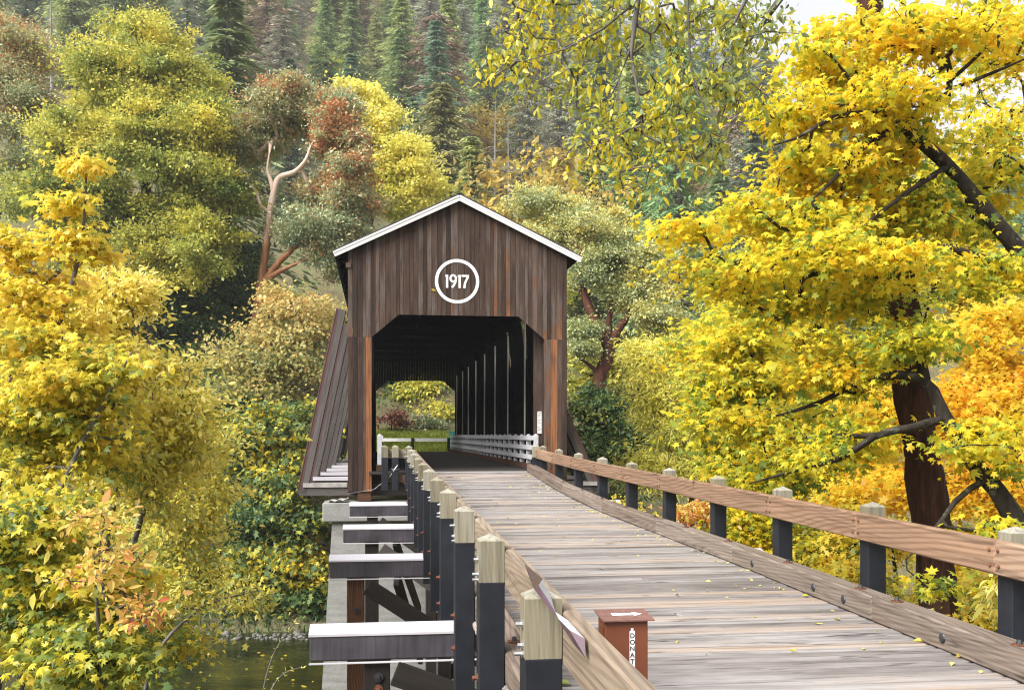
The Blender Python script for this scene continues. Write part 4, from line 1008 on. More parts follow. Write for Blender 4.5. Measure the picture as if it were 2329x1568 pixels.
# ------------------------------------------------------------------ across the river, left
far = dict(droop=.45, tilt=.6)
plant('vine_maple', 'tan tipped maple on the far bank behind the left sway buttresses', 'maple tree', gpt(600, 56),
      [([gpt(600, 56), pt(610, 1000, 56), pt(600, 850, 56), pt(610, 720, 56)], [.3, .22, .14, .05])],
      [C(690, 730, 56, 110, 75, 2.5, 112, tone=.52, nl=12, tv=.08), C(560, 790, 56, 120, 70, 2.5, 118, tone=.40, nl=12, tv=.12), C(640, 850, 55.5, 150, 90, 2.5, 154, tone=.22, nl=14, tv=.14), C(640, 670, 56, 60, 35, 1.2, 35, tone=.6, nl=5)],
      ('maple_far', .18, 52, .44, far), M['bark_grey'], M['l_tan'], 41, tipr=.011, seg=.8, lift=.2, rmax=.12)
plant('riverbank_maple', 'green to yellow maple hanging over the far edge of the river', 'maple tree', gpt(640, 54),
      [([gpt(640, 54), pt(650, 1150, 53.5), pt(640, 1050, 53.5), pt(620, 950, 53.5)], [.25, .2, .14, .05]), ([gpt(640, 54), pt(600, 1200, 53), pt(560, 1130, 53)], [.2, .14, .05])],
      [C(640, 960, 53.5, 130, 75, 2.2, 117, tone=.4, nl=12, tv=.15), C(540, 1020, 53.5, 90, 80, 2, 80, tone=.42, nl=10, tv=.15), C(660, 1080, 52.5, 110, 80, 2, 111, tone=.42, nl=12, tv=.15), C(600, 1170, 52, 80, 45, 1.5, 68, tone=.16, nl=9, tv=.07), C(690, 1190, 52, 60, 60, 1.5, 55, tone=.3, nl=8, tv=.14), C(670, 1300, 51.3, 90, 75, 1.5, 93, tone=.48, nl=10, tv=.13), C(560, 1300, 51.5, 90, 85, 1.5, 93, tone=.48, nl=10, tv=.15)],
      ('maple_far', .25, 30, .42, dict(droop=.45, tilt=.6, flat=.3, tone_noise=.24)), M['bark_dark'], M['l_bank'], 42, tipr=.010, seg=.8, lift=.05, rmax=.1)
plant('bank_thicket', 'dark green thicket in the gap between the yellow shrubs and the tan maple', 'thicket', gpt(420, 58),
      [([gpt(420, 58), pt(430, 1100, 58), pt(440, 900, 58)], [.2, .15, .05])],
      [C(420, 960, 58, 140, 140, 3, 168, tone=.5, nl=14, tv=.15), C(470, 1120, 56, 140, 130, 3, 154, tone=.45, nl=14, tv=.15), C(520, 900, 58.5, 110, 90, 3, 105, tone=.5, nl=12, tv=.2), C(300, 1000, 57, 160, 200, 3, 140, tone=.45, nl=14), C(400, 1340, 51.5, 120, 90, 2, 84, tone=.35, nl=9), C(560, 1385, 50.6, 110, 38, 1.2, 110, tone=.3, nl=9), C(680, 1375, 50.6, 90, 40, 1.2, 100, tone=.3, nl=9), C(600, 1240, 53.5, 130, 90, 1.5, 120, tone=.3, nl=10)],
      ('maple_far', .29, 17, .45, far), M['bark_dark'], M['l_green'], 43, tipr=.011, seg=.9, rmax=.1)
plant('yellow_oak', 'huge yellow olive tree with layered boughs filling the upper left', 'oak tree', gpt(330, 68),
      [([gpt(330, 68), pt(350, 760, 68), pt(340, 560, 68), pt(330, 380, 68), pt(340, 200, 68), pt(340, 90, 68)], [.6, .5, .42, .3, .18, .06]),
       (P3((345, 600, 68), (430, 470, 67), (500, 360, 66)), [.25, .16, .05]), (P3((340, 560, 68), (240, 430, 67), (160, 330, 66)), [.25, .16, .05]), (P3((350, 700, 68), (470, 600, 66), (540, 520, 65)), [.2, .12, .04])],
      [C(330, 100, 68, 95, 70, 4, 174, tone=0.66, nl=10, tv=.16), C(255, 190, 67.5, 110, 85, 5, 217, tone=0.56, nl=11, tv=.18), C(410, 190, 67.5, 90, 90, 5, 217, tone=0.60, nl=11, tv=.18), C(465, 300, 66, 80, 90, 4, 217, tone=0.56, nl=11, tv=.18), C(320, 290, 65.5, 110, 90, 4, 217, tone=0.50, nl=12, tv=.18), C(180, 310, 66.5, 110, 110, 4, 232, tone=0.52, nl=12, tv=.18),
       C(400, 410, 65.5, 100, 90, 4, 217, tone=0.46, nl=12, tv=.14), C(510, 430, 65, 60, 80, 3, 159, tone=0.44, nl=9, tv=.18), C(270, 440, 66, 100, 100, 4, 203, tone=0.40, nl=12, tv=.13), C(350, 560, 65, 80, 80, 3, 159, tone=0.56, nl=9, tv=.16), C(470, 560, 64.5, 70, 80, 3, 159, tone=0.40, nl=9, tv=.14), C(120, 470, 66, 130, 120, 4, 217, tone=0.36, nl=12, tv=.13)],
      ('tuft', .20, 88, .40, dict(droop=.15, tilt=.6, flat=.42, tone_noise=.13)), M['bark_dark'], M['l_olive'], 44, tipr=.014, seg=1.0, lift=.1, rmax=.2)
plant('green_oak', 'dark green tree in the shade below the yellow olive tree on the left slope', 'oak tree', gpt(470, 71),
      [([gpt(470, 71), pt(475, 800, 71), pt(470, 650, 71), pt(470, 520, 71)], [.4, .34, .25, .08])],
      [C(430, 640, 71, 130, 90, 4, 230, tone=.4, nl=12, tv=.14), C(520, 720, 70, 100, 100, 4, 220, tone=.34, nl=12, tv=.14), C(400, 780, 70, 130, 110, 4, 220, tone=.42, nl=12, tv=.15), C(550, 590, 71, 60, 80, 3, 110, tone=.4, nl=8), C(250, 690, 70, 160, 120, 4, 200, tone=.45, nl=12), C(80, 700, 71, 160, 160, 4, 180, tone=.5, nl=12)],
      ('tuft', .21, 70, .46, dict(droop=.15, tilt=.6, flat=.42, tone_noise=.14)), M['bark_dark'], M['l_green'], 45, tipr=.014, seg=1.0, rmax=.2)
plant('red_madrone', 'reddish brown leaved tree at the far upper left edge', 'madrone tree', gpt(-30, 74),
      [([gpt(-30, 74), pt(-20, 600, 74), pt(20, 350, 74), pt(60, 220, 74), pt(70, 120, 74)], [.4, .32, .22, .14, .05])],
      [C(40, 110, 74, 70, 80, 4, 180, tone=.70, nl=10, tv=.12), C(30, 240, 73.5, 90, 90, 4, 230, tone=.58, nl=12, tv=.14), C(20, 390, 73, 90, 80, 4, 190, tone=.45, nl=10, tv=.12)],
      ('tuft', .18, 105, .5, dict(droop=.1, tilt=.7, tone_noise=.16)), M['bark_madrone'], M['l_madrone'], 46, tipr=.014, seg=1.0, rmax=.16)
plant('pale_madrone', 'madrone with a pale bare forked trunk and red tinged crown left of the bridge roof', 'madrone tree', gpt(575, 66),
      [([gpt(575, 66), pt(585, 720, 66), pt(597, 620, 66), pt(608, 540, 66), pt(614, 480, 66), pt(622, 440, 66), pt(634, 405, 66), pt(668, 392, 66), pt(690, 372, 65.5), pt(708, 330, 65.5)], [.36, .32, .28, .24, .21, .21, .18, .16, .13, .07]),
       (P3((622, 440, 66), (617, 415, 66), (608, 388, 66), (612, 350, 66)), [.17, .14, .09, .05]),
       (P3((612, 485, 66), (592, 465, 65.8), (582, 435, 65.7), (566, 418, 65.6), (562, 395, 65.6), (545, 380, 65.5)), [.14, .11, .10, .08, .06, .03]),
       (P3((592, 650, 66), (640, 590, 65.5), (690, 545, 65), (720, 520, 65)), [.24, .2, .14, .06]), (P3((600, 640, 66), (650, 610, 65), (710, 585, 65)), [.22, .14, .05])],
      [C(690, 250, 68, 85, 60, 3.5, 229, tone=0.49, nl=10, tv=.12), C(630, 300, 68.5, 70, 50, 3, 148, tone=0.53, nl=8, tv=.12), C(770, 310, 66, 60, 75, 3, 216, tone=0.73, nl=10, tv=.18), C(800, 390, 65.5, 50, 50, 2.5, 135, tone=0.71, nl=7, tv=.2), C(555, 340, 68, 40, 40, 2, 81, tone=0.52, nl=5), C(730, 440, 68.5, 70, 45, 2.5, 148, tone=0.62, nl=8, tv=.15), C(715, 525, 65, 90, 50, 3, 256, tone=0.45, nl=11, tv=.12), C(760, 580, 65, 65, 50, 2.5, 162, tone=0.47, nl=8, tv=.13), C(640, 220, 66.5, 70, 40, 2.5, 121, tone=0.67, nl=7), C(810, 470, 66.5, 70, 60, 3, 162, tone=0.57, nl=9, tv=.16), C(600, 280, 68.5, 60, 50, 2.5, 108, tone=0.57, nl=8, tv=.16), C(780, 250, 67, 60, 50, 2.5, 135, tone=0.62, nl=8, tv=.16)],
      ('tuft', .17, 85, .34, dict(droop=.0, tilt=.7, tone_noise=.15)), M['bark_madrone_pale'], M['l_madrone'], 47, tipr=.014, seg=.9, rmax=.14)
plant('lemon_maple', 'lemon yellow maple rising behind the left roof slope of the bridge', 'maple tree', gpt(900, 78),
      [([gpt(790, 78), pt(805, 650, 78), pt(845, 480, 78), pt(850, 330, 78), pt(810, 230, 78)], [.4, .34, .26, .16, .06]), (P3((870, 480, 78), (930, 420, 77), (980, 390, 77)), [.16, .1, .04])],
      [C(800, 215, 78, 60, 40, 3, 90, tone=.62, nl=7), C(850, 280, 78, 85, 60, 3.5, 200, tone=.68, nl=11, tv=.12), C(920, 360, 77, 80, 60, 3.5, 190, tone=.70, nl=11, tv=.12), C(965, 430, 77, 50, 45, 2.5, 110, tone=.6, nl=7, tv=.12), C(880, 450, 77.5, 70, 60, 3, 110, tone=.4, nl=9, tv=.16), C(850, 400, 77.5, 60, 60, 3, 110, tone=.5, nl=8)],
      ('maple_far', .21, 52, .38, dict(droop=.3, tilt=.7, tone_noise=.15)), M['bark_dark'], M['l_lemon'], 48, tipr=.014, seg=1.0, rmax=.15)

# ------------------------------------------------------------------ behind and right of the bridge
plant('forked_madrone', 'madrone with a dark red forked trunk just right of the portal', 'madrone tree', gpt(1360, 58),
      [([gpt(1360, 58), pt(1360, 920, 58), pt(1366, 850, 58), pt(1384, 790, 58), pt(1360, 740, 58), pt(1340, 700, 58), pt(1325, 650, 58), pt(1330, 600, 58)], [.5, .45, .40, .36, .28, .24, .16, .06]),
       (P3((1384, 790, 58), (1384, 730, 58.3), (1395, 660, 58.3), (1400, 600, 58.5)), [.26, .2, .12, .05]),
       (P3((1386, 795, 58), (1408, 745, 57.7), (1434, 710, 57.5), (1450, 672, 57.4), (1450, 630, 57.4)), [.26, .22, .2, .14, .05]),
       (P3((1366, 855, 58), (1340, 830, 57.8), (1312, 810, 57.6)), [.15, .12, .05])],
      [C(1235, 460, 60, 85, 42, 2.5, 175, tone=.5, nl=9, tv=.12), C(1330, 500, 59, 90, 60, 2.5, 202, tone=.5, nl=10, tv=.13), C(1400, 570, 58.5, 90, 55, 2.5, 229, tone=.38, nl=10, tv=.13), C(1340, 610, 58, 50, 40, 1.8, 121, tone=.3, nl=7, tv=.1), C(1480, 610, 58, 70, 55, 2, 175, tone=.5, nl=9, tv=.15), C(1500, 700, 57.5, 60, 55, 2, 162, tone=.6, nl=8, tv=.15), C(1320, 760, 57.5, 40, 50, 1.5, 81, tone=.3, nl=6), C(1430, 660, 58, 60, 40, 1.5, 121, tone=.4, nl=6), C(1240, 530, 60, 70, 50, 2.5, 108, tone=.6, nl=8, tv=.15)],
      ('tuft', .15, 80, .29, dict(droop=.0, tilt=.7, tone_noise=.15)), M['bark_madrone_dark'], M['l_madrone_y'], 51, tipr=.013, seg=.8, rmax=.12)
plant('ivy_bush', 'dark glossy green bush at the foot of the forked madrone', 'bush', gpt(1370, 50),
      [([gpt(1370, 50), pt(1370, 1050, 50), pt(1370, 930, 50)], [.15, .12, .05])],
      [C(1360, 930, 50, 70, 60, 2, 150, tone=.5, nl=10, tv=.15), C(1400, 1010, 49, 90, 70, 2, 170, tone=.5, nl=11, tv=.15), C(1330, 1040, 49, 60, 80, 2, 130, tone=.5, nl=9), C(1350, 1140, 47, 110, 90, 2, 140, tone=.6, nl=10)],
      ('ovate', .22, 26, .32, dict(droop=.2, tilt=.6)), M['bark_dark'], M['l_green'], 52, tipr=.009, seg=.7, rmax=.08)
plant('yellow_dogwood', 'bright yellow shrub behind the forked madrone trunk', 'shrub', gpt(1450, 66),
      [([gpt(1450, 66), pt(1440, 950, 66), pt(1430, 840, 66)], [.15, .12, .05])],
      [C(1340, 850, 66, 70, 90, 2.5, 150, tone=.55, nl=10), C(1450, 850, 65, 90, 90, 2.5, 180, tone=.6, nl=11), C(1500, 760, 65, 60, 60, 2, 110, tone=.5, nl=8), C(1240, 640, 68, 60, 90, 2, 100, tone=.5, nl=8)],
      ('maple_far', .3, 20, .42, far), M['bark_dark'], M['l_olive'], 53, tipr=.012, seg=.8, rmax=.1)
plant('silver_willow', 'airy yellow green willow right of the dark bush beyond the guard rail', 'willow tree', gpt(1540, 38),
      [([gpt(1540, 38), pt(1530, 1100, 38), pt(1510, 950, 38), pt(1500, 820, 38)], [.16, .13, .09, .03]), ([gpt(1540, 38), pt(1580, 1080, 37), pt(1600, 960, 37)], [.12, .08, .03])],
      [C(1490, 820, 38, 75, 70, 1.4, 150, tone=.62, nl=11, tv=.1), C(1560, 880, 37.5, 80, 70, 1.4, 160, tone=.62, nl=11, tv=.12), C(1480, 930, 38, 70, 60, 1.4, 130, tone=.45, nl=10, tv=.12), C(1560, 990, 37, 110, 60, 1.4, 190, tone=.4, nl=12, tv=.14), C(1500, 1070, 36, 90, 50, 1.3, 140, tone=.45, nl=9), C(1650, 1040, 36, 100, 90, 1.4, 170, tone=.5, nl=10)],
      ('lance', .20, 24, .26, dict(droop=.2, tilt=.9)), M['bark_grey'], M['l_lemon'], 54, tipr=.006, seg=.5, rmax=.06)
plant('spindle_shrub', 'salmon and orange leaved shrub showing between the right rail posts', 'shrub', gpt(1570, 20),
      [([gpt(1570, 20), pt(1560, 1300, 20), pt(1550, 1200, 20)], [.05, .04, .02])],
      [C(1590, 1170, 20, 70, 40, .7, 80, tone=.5, nl=8, tv=.18), C(1560, 1250, 19.6, 80, 50, .7, 90, tone=.42, nl=9, tv=.18)],
      ('ovate', .10, 15, .13, dict(droop=.2, tilt=.7)), M['bark_grey'], M['l_pink'], 55, tipr=.004, seg=.3, rmax=.02)
plant('gold_shrub', 'yellow shrub under the right guard rail nearest to the portal leg', 'shrub', gpt(1430, 25),
      [([gpt(1430, 25), pt(1430, 1280, 25), pt(1430, 1180, 25)], [.06, .05, .02])],
      [C(1400, 1190, 25, 70, 60, 1, 110, tone=.58, nl=9, tv=.14), C(1470, 1230, 24, 90, 60, 1, 120, tone=.55, nl=9, tv=.14)],
      ('ovate', .12, 17, .18, dict(droop=.2, tilt=.7)), M['bark_grey'], M['l_left'], 56, tipr=.005, seg=.4, rmax=.03)
plant('young_maple', 'young green and gold maple with drooping twigs behind the middle of the right rail', 'maple tree', gpt(1720, 20),
      [([gpt(1720, 20), pt(1715, 1300, 20), pt(1700, 1100, 20), pt(1700, 900, 20), pt(1690, 700, 20)], [.07, .06, .05, .035, .012])],
      [C(1690, 760, 20, 110, 80, 1, 90, tone=.42, nl=10, tv=.16), C(1640, 900, 20, 110, 80, 1, 90, tone=.45, nl=10, tv=.18), C(1790, 880, 20, 110, 80, 1, 90, tone=.42, nl=10, tv=.18), C(1720, 1040, 20, 140, 70, 1, 110, tone=.38, nl=11, tv=.16), C(1690, 1190, 20, 120, 60, .9, 90, tone=.42, nl=10, tv=.16), C(1800, 1260, 20, 130, 70, .9, 90, tone=.5, nl=10, tv=.16)],
      ('maple', .125, 26, .22, mp), M['bark_dark'], M['l_maple'], 57, tipr=.005, seg=.4, lift=.12, rmax=.03)

# ------------------------------------------------------------------ the big golden maple at the right
LB = [
 ([gpt(2520, 14.6), pt(2490, 1100, 14.6), pt(2440, 780, 14.5), pt(2340, 600, 14.4), pt(2232, 470, 14.3), pt(2156, 378, 14.2), pt(2098, 328, 14.2), pt(2056, 290, 14.1), pt(2024, 246, 14.0), pt(1980, 228, 13.9), pt(1900, 140, 13.8)], [.34, .30, .22, .135, .105, .095, .09, .08, .06, .04, .015]),
 (P3((2054, 292, 14.1), (1981, 316, 13.9), (1944, 350, 13.8), (1894, 410, 13.7), (1850, 450, 13.6)), [.06, .05, .04, .028, .012]),
 (P3((2024, 248, 14.0), (1938, 260, 13.8), (1880, 272, 13.6), (1831, 306, 13.5), (1760, 330, 13.4)), [.045, .04, .033, .024, .008]),
 (P3((2062, 272, 14.1), (2126, 232, 14.0), (2167, 200, 14.0), (2161, 168, 14.0), (2150, 146, 13.9), (2228, 38, 13.8), (2260, -60, 13.8)), [.04, .055, .05, .045, .04, .03, .012]),
 (P3((2150, 150, 13.9), (2060, 215, 13.7), (1990, 260, 13.5)), [.03, .022, .01]), (P3((2150, 150, 13.9), (2090, 60, 13.7), (2030, -20, 13.6)), [.03, .022, .01]),
 (P3((2167, 200, 14.0), (2260, 165, 13.8), (2340, 130, 13.7)), [.03, .022, .01]), (P3((2165, 180, 14.0), (2230, 120, 14.1), (2270, 80, 14.2)), [.03, .022, .01]),
 (P3((2440, 780, 14.5), (2328, 650, 14.1), (2204, 577, 13.8), (2114, 560, 13.6), (2020, 590, 13.5)), [.11, .075, .055, .04, .012]),
 (P3((2156, 378, 14.2), (2060, 440, 13.8), (1960, 520, 13.6), (1880, 620, 13.4)), [.05, .035, .025, .01])]
plant('golden_maple', 'great golden yellow maple whose dark limbs reach in from the upper right', 'maple tree', gpt(2520, 14.6), LB,
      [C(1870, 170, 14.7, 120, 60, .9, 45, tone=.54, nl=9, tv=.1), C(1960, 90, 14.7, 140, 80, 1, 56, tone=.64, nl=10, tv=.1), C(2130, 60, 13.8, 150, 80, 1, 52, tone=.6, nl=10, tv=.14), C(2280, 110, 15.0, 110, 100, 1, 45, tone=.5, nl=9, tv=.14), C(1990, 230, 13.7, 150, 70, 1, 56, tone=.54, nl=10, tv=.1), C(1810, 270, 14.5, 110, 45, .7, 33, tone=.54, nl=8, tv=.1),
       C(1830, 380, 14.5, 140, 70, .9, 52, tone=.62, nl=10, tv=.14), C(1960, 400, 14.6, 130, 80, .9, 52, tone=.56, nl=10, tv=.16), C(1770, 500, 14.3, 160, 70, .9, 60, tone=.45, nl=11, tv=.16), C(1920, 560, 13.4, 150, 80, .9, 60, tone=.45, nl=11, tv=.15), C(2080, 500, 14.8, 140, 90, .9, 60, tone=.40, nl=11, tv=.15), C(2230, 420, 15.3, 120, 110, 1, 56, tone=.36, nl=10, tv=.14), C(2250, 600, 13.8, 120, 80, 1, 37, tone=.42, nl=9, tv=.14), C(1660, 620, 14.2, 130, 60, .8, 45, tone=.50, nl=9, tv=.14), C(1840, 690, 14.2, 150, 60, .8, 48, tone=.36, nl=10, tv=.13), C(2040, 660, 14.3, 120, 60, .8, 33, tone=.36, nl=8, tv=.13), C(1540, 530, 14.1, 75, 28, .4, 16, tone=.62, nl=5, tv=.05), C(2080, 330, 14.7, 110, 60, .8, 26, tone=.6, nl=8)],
      ('maple', .096, 29, .22, dict(droop=.34, tilt=.38, flat=.22)), M['bark_dark'], M['l_maple'], 61, tipr=.0052, seg=.4, lift=.10, rmax=.05)
plant('leaning_maple', 'leaning dark mossy maple trunk crossing in front of the red barked fir at right', 'maple tree', gpt(2400, 12.6),
      [([gpt(2400, 12.6), pt(2360, 1290, 12.7), pt(2280, 1135, 12.9), pt(2212, 1050, 13.1), pt(2148, 950, 13.3), pt(2102, 864, 13.5), pt(2040, 850, 13.5), pt(1960, 870, 13.9), pt(1860, 915, 14.4), pt(1730, 955, 15.4)], [.17, .14, .12, .11, .10, .085, .058, .048, .034, .012]),
       (P3((2148, 952, 13.3), (2060, 975, 13.0), (1990, 990, 12.8), (1930, 1030, 13.0), (1840, 1060, 13.9), (1700, 1100, 15.6)), [.06, .055, .045, .04, .03, .01]),
       (P3((1990, 990, 12.8), (1900, 990, 13.6), (1740, 1000, 15.4)), [.04, .03, .01]),
       (P3((2240, 1090, 13.0), (2180, 1130, 12.7), (2120, 1210, 12.4), (2060, 1270, 12.3)), [.05, .04, .025, .01]),
       (P3((2102, 864, 13.5), (2090, 780, 13.6), (2110, 700, 13.7)), [.08, .05, .02])],
      [C(1900, 840, 14.4, 150, 60, .8, 70, tone=.40, nl=10, tv=.14), C(1760, 960, 15.6, 150, 60, .8, 70, tone=.42, nl=10, tv=.15), C(1900, 1000, 13.9, 130, 55, .7, 55, tone=.38, nl=9, tv=.13), C(1780, 1080, 15.8, 130, 45, .6, 45, tone=.42, nl=8, tv=.14), C(2060, 770, 13.6, 110, 50, .8, 34, tone=.38, nl=8, tv=.13), C(2270, 1000, 12.6, 90, 80, .7, 36, tone=.40, nl=7, tv=.14), C(2280, 1230, 12.2, 60, 60, .6, 24, tone=.52, nl=7, tv=.12), C(2130, 1330, 12.2, 30, 25, .3, 4, tone=.22, nl=4, tv=.06)],
      ('maple', .098, 27, .18, mp), M['bark_dark'], M['l_maple'], 62, tipr=.005, seg=.35, lift=.08, rmax=.04)
# fir trunk
fb = gpt(2150, 15.6, -.3)
ft = thing('fir_tree', 'big fir with a straight red brown furrowed trunk behind the right guard rail', 'fir tree', fb)
pts, rr = spline([fb, pt(2138, 1400, 15.6), pt(2112, 1150, 15.6), pt(2082, 950, 15.6), pt(2050, 700, 15.6), pt(2000, 300, 15.6), pt(1960, -300, 15.6), pt(1945, -900, 15.6)], [.40, .29, .28, .268, .26, .22, .17, .05], .4)
V1, F1 = tubes([(pts, rr)], 28); rngf = np.random.default_rng(5)
ang = (np.arange(len(V1)) % 28); fur = .93 + .10 * np.sin(ang * 2.7 + rngf.normal(0, .1, len(V1)))
cen = np.repeat(pts, 28, 0); V1 = cen + (V1 - cen) * fur[:, None]; np_mesh('trunk', V1, F1, ft, M['bark_red'], smooth=True)
tt, kk, lt = crown_tips(pt(1950, -500, 15.6), (1.9, 1.9, 2.6), 170, rngf, 14)
lim = [spline(pts[-25:], rr[-25:], .4)]; pth, td = grow(lim, tt, rngf, .5, .008, .5, -.1, .06); V2, F2 = tubes(pth, 5); np_mesh('branches', V2, F2, ft, M['bark_dark'], smooth=True)
Vl, Fl, tl = foliage(tt, td, np.full(len(tt), .5), rngf, 'needle', .2, 40, .25, droop=.4); np_mesh('crown', Vl, Fl, ft, M['l_fir'], tl)

plant('amber_maple', 'orange amber maple glowing behind the fir trunk at the right edge', 'maple tree', gpt(2330, 25),
      [([gpt(2330, 25), pt(2320, 1150, 25), pt(2280, 900, 25), pt(2260, 700, 25)], [.18, .15, .1, .03]), ([gpt(2330, 25), pt(2400, 1000, 25), pt(2450, 750, 25)], [.15, .1, .03])],
      [C(2240, 760, 25, 130, 90, 1.6, 150, tone=.32, nl=12, tv=.14), C(2200, 930, 24.5, 150, 90, 1.6, 170, tone=.55, nl=13, tv=.14), C(2300, 880, 25, 120, 120, 1.6, 150, tone=.6, nl=12, tv=.14), C(2220, 1100, 24, 170, 90, 1.6, 180, tone=.48, nl=13, tv=.15), C(2000, 1120, 24.5, 120, 90, 1.6, 120, tone=.42, nl=10, tv=.15), C(2250, 1270, 23, 160, 90, 1.6, 160, tone=.35, nl=12, tv=.14), C(1990, 950, 25, 100, 90, 1.5, 110, tone=.35, nl=10, tv=.13)],
      ('maple_far', .14, 28, .27, mp), M['bark_dark'], M['l_orange'], 63, tipr=.006, seg=.5, rmax=.06)
plant('yellow_maple', 'bright yellow maple in the background between the portal and the big golden maple', 'maple tree', gpt(1880, 30),
      [([gpt(1880, 30), pt(1870, 1100, 30), pt(1860, 850, 30), pt(1860, 600, 30)], [.22, .18, .12, .04]), (P3((1866, 950, 30), (2060, 750, 30.5), (2200, 500, 31), (2260, 250, 31)), [.12, .1, .07, .02])],
      [C(1700, 640, 30, 130, 90, 1.8, 150, tone=.5, nl=12), C(1840, 560, 30, 150, 110, 2, 170, tone=.52, nl=12), C(2020, 620, 30.5, 150, 130, 2, 170, tone=.5, nl=12), C(1650, 790, 29.5, 130, 90, 1.8, 160, tone=.55, nl=12), C(1830, 760, 30, 150, 110, 2, 160, tone=.5, nl=12), C(1950, 880, 29.5, 160, 120, 2, 170, tone=.45, nl=12), C(1700, 950, 29, 140, 90, 1.8, 160, tone=.42, nl=12), C(1860, 1060, 28, 170, 90, 1.8, 170, tone=.4, nl=12), C(2190, 620, 31, 150, 120, 2, 130, tone=.5, nl=11), C(2250, 330, 31, 150, 140, 2, 110, tone=.45, nl=11), C(2290, 130, 31.5, 90, 90, 2, 45, tone=.45, nl=8), C(2080, 420, 31, 120, 110, 2, 90, tone=.5, nl=9)],
      ('maple_far', .155, 27, .32, mp), M['bark_dark'], M['l_maple'], 64, tipr=.007, seg=.6, rmax=.07)
plant('golden_understory', 'low golden understory bushes on the slope below the right guard rail', 'bush', gpt(2050, 19),
      [([gpt(2050, 19), pt(2040, 1350, 19), pt(2030, 1250, 19)], [.08, .06, .02])],
      [C(1950, 1230, 19.5, 150, 70, 1.2, 150, tone=.52, nl=11, tv=.15), C(1880, 1330, 18.5, 160, 70, 1.1, 150, tone=.55, nl=11, tv=.15), C(2060, 1400, 18, 170, 60, 1.1, 110, tone=.55, nl=11, tv=.16), C(2230, 1420, 16, 150, 80, 1.1, 130, tone=.5, nl=10, tv=.16), C(2310, 1340, 17, 90, 70, 1, 80, tone=.6, nl=8), C(1740, 1350, 19, 110, 80, 1.1, 110, tone=.5, nl=10)],
      ('maple_far', .11, 26, .2, mp), M['bark_dark'], M['l_left'], 65, tipr=.005, seg=.4, rmax=.03)
plant('ash_sprig', 'sprig of narrow yellow ash leaves beside the last right rail post', 'ash sapling', gpt(2290, 10.5),
      [([gpt(2290, 10.5), pt(2290, 1500, 10.4), pt(2285, 1380, 10.3), pt(2270, 1310, 10.2)], [.02, .016, .011, .005])],
      [C(2240, 1345, 10.2, 38, 30, .12, 7, tone=.8, nl=3, tv=.04), C(2280, 1390, 10.2, 40, 30, .12, 6, tone=.76, nl=3, tv=.04)],
      ('lance', .15, 7, .06, dict(droop=.2, tilt=.4)), M['bark_grey'], M['l_dogwood'], 66, tipr=.003, seg=.15, rmax=.008)

